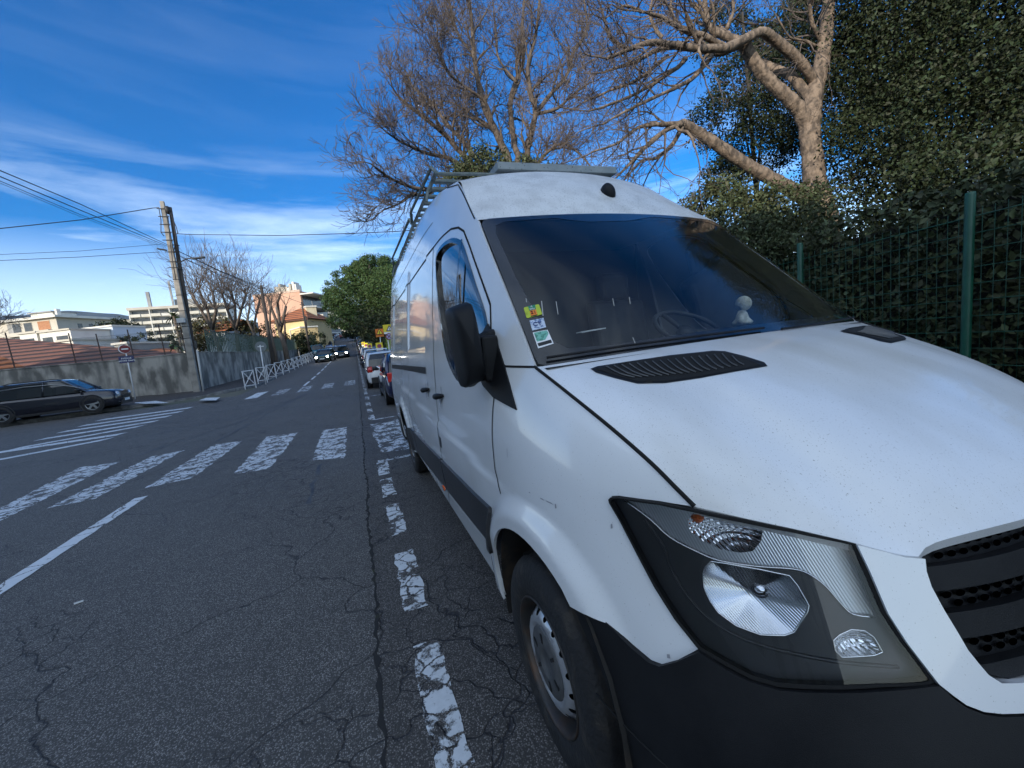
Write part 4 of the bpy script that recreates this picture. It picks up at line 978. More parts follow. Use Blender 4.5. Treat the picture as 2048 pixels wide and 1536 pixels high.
# --- evergreens ---
def crown_pts(blobs,n,hollow=.45):
    out=[]; tot=sum(b[3]*b[4]*b[5] for b in blobs)**1.0
    for b in blobs:
        k=int(n*(b[3]*b[4]*b[5])/tot)
        cl=[Vector((b[0],b[1],b[2]))+Vector([q*s for q,s in zip(rv(rnd.uniform(hollow,1)**.5),b[3:6])]) for _ in range(max(6,k//70))]
        for _ in range(k):
            c=cl[rnd.randrange(len(cl))]; r=min(b[3:6])*.30+.12
            out.append(c+Vector((rnd.gauss(0,r*.45),rnd.gauss(0,r*.45),rnd.gauss(0,r*.38))))
    return out
def pblob(px,py,D,rx,ry,rz): p=at(px,py,D); return (p.x,p.y,p.z,rx,ry,rz)
BARKD=mat('bark dark',(.045,.038,.03),.9,c2=(.03,.026,.02),scale=8)
def evergreen(name,label,blobs,n,size,m,trunk,group=None,loc=None,cat='tree',asp=.5,bark=BARKD,hollow=.45):
    x,y=loc if loc else (blobs[0][0],blobs[0][1]); t=thing(name,label,cat,(x,y,g(y)),group)
    leaves('crown',crown_pts(blobs,n,hollow),size,m,t,asp)
    mb=MB(); top=max(b[2] for b in blobs)
    mb.tube([(x,y,g(y)),(x+.15,y,g(y)+(top-g(y))*.4),(x-.1,y+.1,top)],[trunk,trunk*.8,trunk*.35],8)
    for b in blobs:
        z0=g(y)+(b[2]-g(y))*.55; mb.tube([(x,y,z0),((x+b[0])/2,(y+b[1])/2,(z0+b[2])/2+.1),(b[0],b[1],b[2])],[trunk*.35,trunk*.22,trunk*.08],5)
    mb.o('trunk',bark,t,True); return t
evergreen('holm_oak','dark evergreen oak seen through the bare branches left of the pale trunk',[pblob(1500,150,12.5,1.0,1.0,1.0),pblob(1440,240,12,.8,1,.7),pblob(1520,300,12,1.1,1,.8),pblob(1460,350,12,.8,.8,.5),pblob(1560,80,13,1.2,1.2,1.0),pblob(1580,220,12.5,.8,1,1.2),pblob(1440,60,13,.8,.8,.8)],34000,.08,LEAFD,.10,asp=.6)
evergreen('holm_oak','tall dark evergreen oak filling the upper right corner',[pblob(1760,90,9,1.5,1.6,1.5),pblob(1900,60,7.5,1.4,1.4,1.3),pblob(1830,250,8,1.5,1.5,1.0),pblob(1980,220,6.5,1.2,1.3,1.2),pblob(1720,300,9,1.0,1.3,1.1),pblob(2080,60,6.5,1.3,1.3,1.5),pblob(1700,0,10,1.5,1.5,1.3),pblob(2120,330,5.8,1.0,1.0,1.2),pblob(1850,-120,8.5,2,2,1.5),pblob(2150,-150,7,2,2,2)],110000,.072,LEAFD,.12,loc=tuple(at(1800,500,10)[:2]),asp=.6)
evergreen('holm_oak','dense evergreen oak behind the right end of the fence',[pblob(1740,410,8,1.4,1.4,.8),pblob(1900,400,6.2,1.3,1.3,.8),pblob(2040,420,5.2,1.0,1.0,.8),pblob(1680,200,10.5,1.0,1.2,1.5),pblob(1800,160,10.5,1.6,1.2,1.6),pblob(1950,330,9,1.8,1.2,1.4),pblob(2100,200,9,1.8,1.2,1.8)],60000,.075,LEAFD,.10,loc=tuple(at(1840,500,9)[:2]),asp=.6)
evergreen('laurel_bush','dark green bush showing above the middle of the van roof',[pblob(975,335,11,.75,.6,.45),pblob(930,350,11,.5,.5,.25),pblob(1050,345,11,.6,.5,.3),pblob(1110,350,10.5,.35,.4,.2),pblob(1180,360,10,.45,.4,.2)],7500,.08,LEAFH,.06,cat='bush')
# hedge behind the fence
FA=at(1937,330,3.55); FB=at(1594,437,5.35)
fd=Vector((FB.x-FA.x,FB.y-FA.y,0)); fdl=fd.length; fd.normalize(); fn=Vector((-fd.y,fd.x,0)); 
if fn.x<0: fn=-fn
FZ=2.18
def hedge_pts(n,s0,s1,z0,z1,thick):
    out=[]
    for _ in range(n):
        s=rnd.uniform(s0,s1); z=rnd.uniform(z0,z1); w=abs(rnd.gauss(0,thick*.4)); bul=.16*math.sin(s*2.1+z*3)+.10*math.sin(s*5.3-z*2)
        out.append(Vector((FA.x,FA.y,0))+fd*s+fn*(.16+w+max(0,bul))+Vector((0,0,z)))
    return out
hd=thing('hedge','tall dark leafy hedge growing right behind the green wire fence','hedge',(FA.x+fn.x*.6,FA.y+fn.y*.6,0))
leaves('foliage',hedge_pts(15000,-4.5,2.2,.1,2.55,.45),.085,LEAFH,hd,.55,align=(-.8,-.5,.2))
leaves('foliage',hedge_pts(12000,1.6,10.,.1,2.5,.6),.075,LEAFH,hd,.55)
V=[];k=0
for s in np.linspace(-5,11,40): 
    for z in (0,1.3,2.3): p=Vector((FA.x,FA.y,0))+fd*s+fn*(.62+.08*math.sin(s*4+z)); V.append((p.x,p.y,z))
obj('shade_backing',V,[(3*i+j,3*i+3+j,3*i+4+j,3*i+1+j) for i in range(39) for j in range(2)],mat('hedge depth',(.010,.013,.006),.95,c2=(.018,.016,.010),scale=14,bump=1,bscale=25),hd,True)  # plain dark sheet behind the leaves, the hedge's inner shade put into its colour
evergreen('shrub','olive green shrub below the leaning trunk behind the fence',[pblob(1480,440,7.5,.7,.7,.45),pblob(1560,430,7.3,.6,.6,.5),pblob(1500,500,6.6,.7,.6,.5),pblob(1430,400,8,.6,.6,.35),pblob(1600,480,6.3,.5,.5,.5)],20000,.07,LEAFH,.05,cat='bush')
# --- green wire fence ---
FG=mat('green fence paint',(.008,.085,.050),.4,c2=(.006,.06,.037),scale=5)
fe=thing('wire_fence','green welded wire fence with round posts along the hedge','fence',(FA.x,FA.y,0))
for i,s in enumerate((-fdl,0,fdl,2*fdl,3*fdl)):
    p=Vector((FA.x,FA.y,0))+fd*s; mb=MB(); r=.036
    mb.lathe([(r,0),(r,FZ+.03),(r*.9,FZ+.05),(0,FZ+.055)],(p.x,p.y,0.1),(.02,0,1),16); mb.o('post',FG,fe,True)
mb=MB(); s=-fdl*1.2; P0=Vector((FA.x,FA.y,0))+fn*.045
for k in range(14):
    z=.15+k*(FZ-.12-.10)/13; a=P0+fd*(-fdl*1.5);b=P0+fd*fdl*3
    mb.tube([a+Vector((0,0,z)),b+Vector((0,0,z))],.0035 if k<13 else .005,4)
while s<fdl*2.6:
    a=P0+fd*s; mb.tube([a+Vector((0,0,.12)),a+Vector((0,0,FZ-.0))],.0026,3); s+=.085
mb.o('wire_mesh',FG,fe,True)
# --- umbrella pine up the street ---
evergreen('stone_pine','big round green pine standing over the parked cars up the street',[pblob(700,600,52,3.0,3,2.0),pblob(678,578,52,1.8,2,1.2),pblob(700,555,53,2.2,2.2,1.3),pblob(745,530,54,2.4,2.4,1.2),pblob(668,612,51,1.2,1.4,.9),pblob(745,560,54,3.2,3,2.2),pblob(690,640,50,2.0,2,1.2),pblob(790,580,52,3.5,3,2.6),pblob(740,620,54,3.5,3,2.2),pblob(725,545,56,2.2,2.4,1.2),pblob(672,590,53,1.4,1.6,1.2),pblob(770,535,56,2.4,2.4,1.2)],80000,.20,LEAFP,.35,loc=(1.9,56),asp=.6,hollow=.8)
def pxtree(name,label,px,py,D,rx,rz,n,sz,m,kind='tree',tr=.15,group=None):
    p=at(px,py,D); bl=[(p.x,p.y,p.z,rx,rx,rz)]+[(p.x+rnd.uniform(-.5,.5)*rx,p.y+rnd.uniform(-.5,.5)*rx,p.z+rnd.uniform(-.4,.4)*rz,rx*.6,rx*.6,rz*.6) for _ in range(4)]
    return evergreen(name,label,bl,n,sz,m,tr,group,cat=kind,asp=.6)
pxtree('evergreen_tree','dark tree in the shade right of the far road',716,656,95,3.6,3,3000,.5,LEAFD)
pxtree('evergreen_tree','dark tree overhanging the far parked cars',742,652,75,3.6,3.4,4500,.45,LEAFD)
pxtree('evergreen_tree','low dark tree just left of the far end of the road',662,646,125,2.2,2.2,1200,.6,LEAFD)
pxtree('evergreen_tree','dark tree closing the view above the far end of the road',690,650,150,5,2.2,1600,.8,LEAFD)
pxtree('evergreen_tree','dark green tree hanging behind the yellow warning sign',768,660,48,3.2,3.0,4200,.3,LEAFD)
pxtree('shrub','dark bush beside the street posts below the yellow house',600,694,62,2.6,1.5,2600,.26,LEAFD,'bush',.08)
pxtree('shrub','dark bush at the foot of the far utility pole',622,688,60,2.2,2.0,2600,.26,LEAFD,'bush',.08)
pxtree('shrub','olive bush under the window of the yellow house',585,680,60,1.5,1.3,1200,.24,LEAFD,'bush',.08)
pxtree('shrub','big rounded green bush behind the red tiled roof',305,688,60,3.4,1.6,3500,.3,LEAFD,'bush',.1)
pxtree('evergreen_tree','dark round tree left of the five storey block',243,668,95,4.6,3.6,3000,.45,LEAFD)
pxtree('shrub','dark bush behind the garage roofs on the left',205,676,80,4,1.6,1800,.4,LEAFD,'bush',.1)
pxtree('shrub','brown hedge mass behind the bare pollards',455,672,46,3.2,2.3,4200,.25,LEAFB,'bush',.1)
pxtree('shrub','brown hedge mass beside the wooden pole',510,676,50,3.0,1.9,3000,.25,LEAFB,'bush',.1)
pxtree('shrub','brown-green hedge mass under the first pollard',412,668,44,2.2,2.0,2500,.25,LEAFB,'bush',.1)
# clipped hedge behind the temporary signs
a=Vector((1.75,30,0)); h=thing('clipped_hedge','bright green clipped hedge behind the orange signs','hedge',(2.4,36,g(36)))
pts=[]
for _ in range(9000):
    y=rnd.uniform(26,60); f=rnd.random(); x=2.0+ (0 if f<.6 else rnd.uniform(0,1.2)); z=g(y)+(rnd.uniform(.1,2.0) if f<.6 else 2.0)+rnd.gauss(0,.03); pts.append(Vector((x+rnd.gauss(0,.06),y,z)))
leaves('foliage',pts,.22,LEAFG,h,.7)
# --- pollarded trees behind the left wall ---
def pollard(label,trunkpx,D,heads,tw=26,L_=2.3,r=.17):
    B=Br(); P=[at(x,y,D) for x,y in trunkpx]; foot=Vector((P[0].x,P[0].y,g(P[0].y)-1.0)); B.big.tube([foot]+P,[r*1.2]+[r*(1-.3*i/len(P)) for i in range(len(P))],9)
    for hx in heads:
        Q=[at(x,y,D+dd) for x,y,dd in hx]; B.big.tube([P[-1]]+Q,[r*.7]+[r*(.6-.2*i/len(Q)) for i in range(len(Q))],7)
        for q in Q[-2:]:
            for _ in range(tw//2):
                d=(Vector((rnd.uniform(-1,1),rnd.uniform(-1,1),rnd.uniform(.35,1.6)))).normalized()
                grow(B,q,d,L_*rnd.uniform(.5,1.15),.026,2,.2,.12,(2,3),.62,.009)
    return tree_obj('pollarded_tree',label,B,foot,BARK1,TWIG,'pollarded bare trees behind the left wall')
pollard('bare pollard whose twigs rise just right of the concrete pole',[(440,700),(425,660)],31,[[(405,625,0),(385,590,0)],[(415,620,1),(398,580,1)],[(432,620,-1),(425,585,-1)]],30)
pollard('thick bare pollard with reddish forked stems, second from the concrete pole',[(478,700),(472,660)],33,[[(455,620,0),(445,590,0)],[(470,610,1),(462,585,1)],[(482,620,-1),(492,590,-1)]],32)
pollard('bare pollard directly left of the tall wooden pole',[(512,700),(507,665)],38,[[(495,640,0),(500,610,0)],[(512,630,1),(520,600,1)]],24)
pollard('knobbly bare pollard in front of the pink building',[(570,695),(560,665)],44,[[(552,640,0),(540,610,0),(536,595,0)],[(558,635,1),(555,605,1),(560,590,0)],[(566,640,-1),(572,612,-1)]],12,1.2,.26)
pollard('slim bare pollard between the pole and the pink building',[(548,695),(540,660)],42,[[(530,630,0),(524,600,0)],[(540,630,0),(543,600,0)]],14,1.4)
# bare branches poking in at the far left
B=Br(); p0=at(-30,700,26); grow(B,p0,Vector((.5,.1,.9)),1.8,.05,4,.3,.05,(3,4),.7,.008); grow(B,p0,Vector((.3,.3,.5)),1.6,.04,4,.3,.05,(3,4),.7,.008); grow(B,at(-40,650,26),Vector((.9,.1,.3)),1.2,.03,3,.3,.05,(3,4),.7,.008)
B.big.tube([(p0.x,p0.y,g(p0.y)),p0],[.08,.06],6); tree_obj('bare_bush','leafless branches poking in at the far left edge above the roof',B,(p0.x,p0.y,g(p0.y)),BARK1,TWIG)
# --- palms ---
def palm(px,py,D,h,label,n=26,L_=1.5):
    p=at(px,py,D); t=thing('palm_tree',label,'palm',(p.x,p.y,p.z-h)); mb=MB(); mb.tube([(p.x,p.y,p.z-h),(p.x+.1,p.y,p.z-h*.5),(p.x,p.y,p.z)],[.22,.18,.2],8); mb.o('trunk',BARK1,t,True)
    m2=MB()
    for i in range(n):
        a=rnd.uniform(0,6.28); e=rnd.uniform(-.5,1.2); d=Vector((math.cos(a)*math.cos(e),math.sin(a)*math.cos(e),math.sin(e))); s=Vector((-math.sin(a),math.cos(a),0)); q=Vector(p); pts_=[q]
        for k in range(4): d=(d+Vector((0,0,-.25))).normalized(); q=q+d*L_/4; pts_.append(q)
        for k in range(4):
            w0=.16*(1-k/5)+.03; w1=.16*(1-(k+1)/5); m2.add([pts_[k]-s*w0,pts_[k]+s*w0,pts_[k+1]+s*w1,pts_[k+1]-s*w1],[(0,1,2,3)])
    m2.o('fronds',LEAFP,t,True)
palm(348,632,55,7,'palm with a shaggy crown just left of the concrete pole'); palm(235,645,110,9,'slim distant palm standing against the blue hills',18,3.0); palm(352,690,50,2,'small palm bush by the red roof left of the pole',18,1.2)
# ================= buildings, walls and hills =================
CREAM=mat('cream render',(.50,.46,.39),.85,c2=(.40,.37,.31),scale=.5,lo=.3,hi=.8)
WHITEW=mat('white render',(.68,.66,.60),.85,c2=(.52,.50,.45),scale=.6,lo=.3,hi=.8)
PINKW=mat('pink render',(.56,.34,.24),.85,c2=(.44,.25,.17),scale=.35,stretch=(1,1,.25),lo=.3,hi=.75)
YELW=mat('yellow render',(.66,.50,.26),.85,c2=(.55,.41,.20),scale=.5,lo=.35,hi=.75)
GREYW=mat('grey render',(.30,.30,.29),.85,c2=(.22,.22,.215),scale=.5)
WIN=mat('window glass dark',(.03,.035,.04),.15,c2=(.06,.06,.06),scale=2)
SHUT_=mat('brown shutter',(.30,.12,.05),.7,c2=(.36,.16,.07),scale=3)
def tiles(name,c,c2,ang=0.,sc=3.2,ax='Z'):
    m=bpy.data.materials.new(name); m.use_nodes=True; nt=m.node_tree; b=nt.nodes['Principled BSDF']; N=nt.nodes.new; L=nt.links.new; b.inputs['Roughness'].default_value=.85
    t=N('ShaderNodeTexCoord'); w=N('ShaderNodeTexWave'); w.inputs['Scale'].default_value=sc; w.inputs['Distortion'].default_value=.6; w.bands_direction=ax; w.inputs['Detail Scale'].default_value=3; L(t.outputs['Object'],w.inputs[0])
    n=N('ShaderNodeTexNoise'); n.inputs['Scale'].default_value=1.5; n.inputs['Detail'].default_value=6; L(t.outputs['Object'],n.inputs[0])
    x=N('ShaderNodeMix'); x.data_type='RGBA'; x.inputs['A'].default_value=(*c,1); x.inputs['B'].default_value=(*c2,1); L(n.outputs['Fac'],x.inputs['Factor'])
    y=N('ShaderNodeMix'); y.data_type='RGBA'; y.inputs['A'].default_value=(*[q*.25 for q in c2],1); L(x.outputs['Result'],y.inputs['B']); r=N('ShaderNodeMapRange'); r.inputs['From Min'].default_value=.2; r.inputs['From Max'].default_value=.6; L(w.outputs['Fac'],r.inputs['Value']); L(r.outputs[0],y.inputs['Factor'])
    L(y.outputs['Result'],b.inputs['Base Color']); u=N('ShaderNodeBump'); u.inputs['Distance'].default_value=.08; L(w.outputs['Fac'],u.inputs['Height']); L(u.outputs[0],b.inputs['Normal']); return m
TILE=tiles('brown roof tiles',(.23,.085,.05),(.15,.07,.045),sc=.72)
TILE2=tiles('orange roof tiles',(.50,.16,.06),(.38,.13,.05),sc=.8)
class Blk:
    """a block whose front top edge runs from A to B; n points away from the street side"""
    def __init__(s,name,label,A,B,H,depth,m,cat='building',group=None):
        s.A=Vector(A);s.B=Vector(B);s.H=H; s.B.z=s.A.z; s.u=(s.B-s.A); s.L=s.u.length; s.u.normalize(); s.n=Vector((-s.u.y,s.u.x,0)); 
        if s.n.dot(Vector((s.A.x-C0[0],s.A.y-C0[1],0)))<0: s.n=-s.n
        s.z0=s.A.z-H; s.t=thing(name,label,cat,(s.A.x,s.A.y,s.z0),group); s.dp=depth
        s.box('wall',0,s.L,0,depth,0,H,m)
    def P(s,a,d,z): return s.A+s.u*a+s.n*d+Vector((0,0,z-s.H))
    def box(s,name,a0,a1,d0,d1,z0,z1,m,par=None):
        V=[s.P(a,d,z) for z in (z0,z1) for d in (d0,d1) for a in (a0,a1)]
        o=MB(); o.add(V,[(0,2,3,1),(4,5,7,6),(0,1,5,4),(1,3,7,5),(3,2,6,7),(2,0,4,6)]); return o.o(name,m,par or s.t)
    def win(s,a0,a1,z0,z1,m=WIN,frame=None,name='window'):
        if frame:
            w=s.box(name,a0-.08,a1+.08,-.05,.02,z0-.08,z1+.08,frame); s.box('pane',a0,a1,-.07,-.052,z0,z1,m,w)
        else: w=s.box(name,a0,a1,-.04,.02,z0,z1,m)
        return w
    def side(s,name,right,d0,d1,z0,z1,m):
        a=s.L if right else 0; e=.05 if right else -.05
        return s.box(name,min(a,a+e),max(a,a+e),d0,d1,z0,z1,m)
# left cream house with flat roofs
D=105
b=Blk('apartment_house','low cream apartment house with brown shutters at the far left, penthouse on its roof',at(-12,648,D),at(112,638,D),14,16,CREAM)
s=b.L/124
b.box('roof_slab',-.8,b.L+1.2,-1.2,16.5,13.9,14.5,WHITEW)
for a0,a1,m in ((34,51,WIN),(58,74,WIN),(86,110,SHUT_)): b.win(a0*s,a1*s,11.0,13.3,m,CREAM)
for k,(a0,a1) in enumerate(((36,50),(62,75),(80,92),(98,110))): b.win(a0*s,a1*s,7.4,9.6,WIN,CREAM)
b.box('balcony',28*s,112*s,-1.0,-.001,9.9,10.9,CREAM)
b.side('side_window',True,5,6.2,10.5,12.5,WIN); b.side('side_window',True,8,9.2,10.5,12.5,WIN)
b.box('penthouse',50*s,95*s,3,9,14.5,16.0,WHITEW); b.box('penthouse_roof',48*s,97*s,2.4,9.6,16.0,16.3,GREYW); b.box('chimney',100*s,104*s,3,4,14.5,16.7,WHITEW)
b2=Blk('annex_house','grey windowed side wing adjoining the cream apartment house',at(112,640,D+1),at(163,641,D+8),13.6,12,GREYW); b2.win(2,3.2,10.5,12.3); b2.win(4,5.2,10.5,12.3); b2.box('roof_slab',-.3,b2.L+1.5,-.8,12,13.6,14.0,WHITEW)
for i,(x0,y0,x1,y1,D,H,m,l) in enumerate([(38,669,72,664,60,4,WHITEW,'first white garage under the cream apartment house'),(78,666,108,662,60,4,WHITEW,'middle white garage with open parapet'),(105,663,140,661,60,4,WHITEW,'third white garage beside the fence post'),(140,662,226,660,66,4.5,mat('pale blue roof',(.45,.52,.6),.6),'long pale blue flat-roofed shed'),(158,647,232,657,150,6,WHITEW,'long white roofs of the distant town'),(118,684,146,683,50,2.5,WHITEW,'small white canopy behind the red roof'),(228,690,256,692,50,3,GREYW,'small grey shed behind the no entry sign'),(165,646,205,650,300,14,WHITEW,'pale distant block under the hills'),(232,650,262,651,320,12,CREAM,'pinkish distant block left of the five storey block')]):
    b=Blk('shed' if H<6 else 'town_building',l,at(x0,y0,D),at(x1,y1,D),H,6 if H<6 else 15,m,'shed' if H<6 else 'building')
    b.box('roof_edge',-.15,b.L+.15,-.25,6,H-.02,H+.22,WHITEW if m is not WHITEW else CREAM)
    if H<6: b.win(b.L*.15,b.L*.8,H-2.4,H-.8)
    else: [b.win(b.L*(.08+.18*k),b.L*(.2+.18*k),H-4,H-2.5) for k in range(5)]
# five storey block
D=150
b=Blk('apartment_block','long five storey white block with stacked balconies behind the concrete pole',at(260,621,D),at(452,611,D+12),19.5,14,WHITEW)
BALC=mat('balcony front',(.60,.57,.49),.8,c2=(.5,.47,.40),scale=.4)
b.box('roof_slab',-.5,b.L+.5,-1.6,14.5,19.3,20.3,CREAM)
nb_=5; bw=b.L/nb_
for f in range(5):
    z=19.3-(f+1)*2.75
    for k in range(nb_):
        b.win(k*bw+.4,(k+1)*bw-.4,z+1.0,z+2.5)
        b.box('balcony',k*bw+.15,(k+.52)*bw,-1.5,-.001,z+.05,z+1.15,BALC); b.box('balcony',(k+.54)*bw,(k+1)*bw-.15,-1.3,-.001,z+.05,z+1.1,WHITEW if k%2 else BALC)
for k in range(nb_+1): b.box('divider',k*bw-.15,k*bw+.15,-1.55,-.002,3,19.3,WHITEW)
b.box('roof_house',b.L*.42,b.L*.62,4,8,20.3,23.4,GREYW); b.box('chimney',5.0,6.0,2,3,20.3,26.5,GREYW); b.box('aerial',b.L*.40,b.L*.42,3,3.5,20.3,30.5,GREYW); b.box('aerial',b.L*.52,b.L*.525,3,3.2,20.3,29,GREYW)
# pink block
D=92
b=Blk('pink_apartment_block','tall pink apartment block with balconies on its right end and chimneys on top',at(506,592,D),at(600,589,D),22,13,PINKW)
s=b.L/94
b.box('parapet',-.1,b.L+.1,-.12,.3,21.8,22.25,mat('pink coping',(.5,.36,.28),.8))
for a0,a1,h,m in ((35,42,3.0,CREAM),(43,56,2.6,CREAM),(44,48,4.0,CREAM),(58,61,2.7,CREAM),(61,66,2.2,WHITEW),(65,69,3.6,CREAM),(72,76,4.2,WHITEW),(77,80,3.2,WHITEW)): b.box('chimney',a0*s,a1*s,2,4.5,22,22+h*.62,m)
for k in range(4):
    z=21.3-3.05*k
    b.box('balcony_slab',b.L+.05,b.L+2.6+(.6 if k==0 else 0),-.2,13,z-.25,z+.02,WHITEW); 
    if k: b.box('balustrade',b.L+2.5,b.L+2.6,-.2,13,z+.02,z+1.0,GREYW)
    b.side('recess',True,.8,12.6,z-2.9,z-.3,WIN)
for z in (17.5,14.4,11.3): b.win(41*s,46*s,z,z+1.3,WIN,GREYW)
# yellow house
D=66
b=Blk('yellow_house','yellow house with an orange hipped tile roof below the pink block',at(548,644,D),at(612,640,D),11,9,YELW)
rf=MB(); e=.7; q=[b.P(-e,-e,11),b.P(b.L+e,-e,11),b.P(b.L+e,9+e,11),b.P(-e,9+e,11)]; r1=b.P(b.L*.42,4.5,13.3); r2=b.P(b.L*.62,4.5,13.2); V=q+[r1,r2]
rf.add(V,[(0,1,5,4),(1,2,5),(2,3,4,5),(3,0,4),(0,3,2,1)]); rf.o('roof',TILE2,b.t)
s=b.L/64; b.box('eave',-.6,b.L+.6,-.6,0,10.75,10.98,mat('brown eave',(.10,.04,.025),.8))
for a0,a1,z0,z1 in ((29,32,7.2,9.4),(34,37,7.2,9.4),(53,56,8.0,9.2)): b.win(a0*s,a1*s,z0,z1,WIN,WHITEW)
b=Blk('cream_house','pale cream house wall right of the orange roof, sunlit',at(612,614,D+3),at(632,615,D+4),14,8,mat('pale yellow render',(.60,.52,.36),.85,c2=(.5,.42,.28),scale=.5)); b.win(b.L*.7,b.L*.85,9,10.2); b.box('coping',-.1,b.L+.1,-.15,8,13.95,14.2,WHITEW)
b=Blk('yellow_garden_house','yellow gabled wall beside the utility posts',at(600,655,D-3),at(636,664,D-1),7.5,5,YELW); b.win(1,2,5.2,6.2); b.box('coping',-.1,b.L+.1,-.15,5,7.45,7.65,WHITEW)
b=Blk('stair_tower','narrow grey tower left of the far road',at(632,636,82),at(644,640,84),13,6,GREYW); [b.win(.3,b.L-.3,z,z+1.6) for z in (3,6,9)]
b=Blk('stair_tower','narrow pale tower right behind the grey one',at(646,628,86),at(652,629,88),14,5,CREAM); [b.win(.2,b.L-.2,z,z+1.6) for z in (3,6,9)]
b=Blk('long_office_block','long shaded concrete block with dark window bands beyond the pine',at(630,622,170),at(790,624,190),13,12,GREYW)
for z in (2,5,8.2): b.box('window_band',0,b.L,-.3,-.001,z,z+1.4,WIN); b.box('balcony_band',0,b.L,-.9,-.31,z+1.5,z+2.6,CREAM)
b=Blk('beige_house','sunlit beige house seen under the pine beyond the road end',at(660,648,160),at(700,650,160),8,8,CREAM); [b.win(a,a+1,4,5.5,WIN,WHITEW) for a in (1,3.5,6)]
# red roofed house behind the wall
def house_roof(name,label,pts,m,th=.25):
    P=[at(*p) for p in pts]; c=sum(P,Vector())/len(P); t=thing(name,label,'house',(c.x,c.y,c.z-3.5)); V=P+[p-Vector((0,0,th)) for p in P]; n=len(P)
    o=MB(); o.add(V,[tuple(range(n)),tuple(range(2*n-1,n-1,-1))]+[(i,i+n,(i+1)%n+n,(i+1)%n) for i in range(n)]); o.o('roof',m,t)
    w=MB(); k=[c+(p-c)*.9 for p in P]; V=[p-Vector((0,0,th+.02)) for p in k]+[Vector((p.x,p.y,c.z-3.5)) for p in k]; w.add(V,[(i,i+n,(i+1)%n+n,(i+1)%n) for i in range(n)]); w.o('wall',CREAM,t); return t
house_roof('tiled_roof_house','house with a big dark red tiled roof behind the left wall',[(-60,671,46),(60,680,45),(200,692,43),(352,705,40),(400,712,35),(300,722,34),(60,748,33),(-60,758,33)],TILE)
house_roof('tiled_lean_to','small orange tiled hip in front of the dark red roof, far left',[(-40,705,33.5),(10,715,33),(66,742,32),(-40,764,32)],TILE2)
house_roof('small_tiled_house','low red tiled roof between the green bushes, left of the no entry sign',[(172,690,62),(215,679,66),(238,679,66),(262,690,61)],TILE2)
house_roof('small_tiled_house','sliver of orange tiled roof just left of the concrete pole',[(300,700,52),(318,696,54),(345,698,54),(362,706,50)],TILE2)
b=Blk('white_gable_house','white gabled wall with orange eave right of the concrete pole, behind branches',at(395,668,44),at(450,668,44),6,6,mat('bluish white wall',(.55,.58,.62),.8)); rf=MB(); rf.add([b.P(-.4,-.4,6),b.P(b.L+.4,-.4,6),b.P(b.L+.4,3,7.4),b.P(-.4,3,7.4),b.P(-.4,6.4,6),b.P(b.L+.4,6.4,6)],[(0,1,2,3),(3,2,5,4)]); rf.o('roof',TILE2,b.t)
# hills
def hill(label,pts,D,base,m):
    V=[];n=len(pts)
    for x,y in pts:
        p=at(x,y,D); q=at(x,y,D*1.25); V+=[(p.x,p.y,base),((p.x*.5+p.x*.5),p.y*.985,(p.z+base)*.5-10),(p.x,p.y,p.z),(q.x,q.y,base)]
    Fs=[(4*i+j,4*i+4+j,4*i+5+j,4*i+1+j) for i in range(n-1) for j in range(3)]
    o=struct(obj('hills',V,Fs,m,None,True)); o['label']=label; return o
HILL=mat('wooded hill',(.016,.026,.032),.95,c2=(.03,.04,.042),scale=.004,lo=.4,hi=.7)
hill('blue hills',cr([(-400,650),(-200,640),(-60,634),(0,633),(60,629),(100,625),(131,621.5),(165,623),(200,626),(235,628),(262,632),(330,636),(420,640),(520,645)],4),5200,-300,HILL)
hill('blue hills',cr([(560,612),(600,604),(622,603),(650,603.5),(672,607),(720,610),(800,612),(900,616),(1200,600)],4),4600,-300,HILL)
# --- left boundary walls (concrete, stained) ---
def stainwall(name):
    m=mat(name,(.33,.31,.275),.9,c2=(.11,.105,.095),scale=1.6,lo=.42,hi=.60,stretch=(1,1,.5),bump=.3,bscale=12)
    nt=m.node_tree; b=nt.nodes['Principled BSDF']; N=nt.nodes.new; L=nt.links.new; src=b.inputs['Base Color'].links[0].from_socket
    t=N('ShaderNodeTexCoord'); mp=N('ShaderNodeMapping'); mp.inputs['Scale'].default_value=(1.6,1.6,.22); L(t.outputs['Object'],mp.inputs[0]); n=N('ShaderNodeTexNoise'); n.inputs['Scale'].default_value=1.6; n.inputs['Detail'].default_value=6; L(mp.outputs[0],n.inputs[0])
    r=N('ShaderNodeMapRange'); r.inputs['From Min'].default_value=.5; r.inputs['From Max'].default_value=.72; L(n.outputs['Fac'],r.inputs['Value']); x=N('ShaderNodeMix'); x.data_type='RGBA'; L(r.outputs[0],x.inputs['Factor']); L(src,x.inputs['A']); x.inputs['B'].default_value=(.12,.118,.11,1); L(x.outputs['Result'],b.inputs['Base Color']); return m
WALLM=stainwall('stained concrete wall')
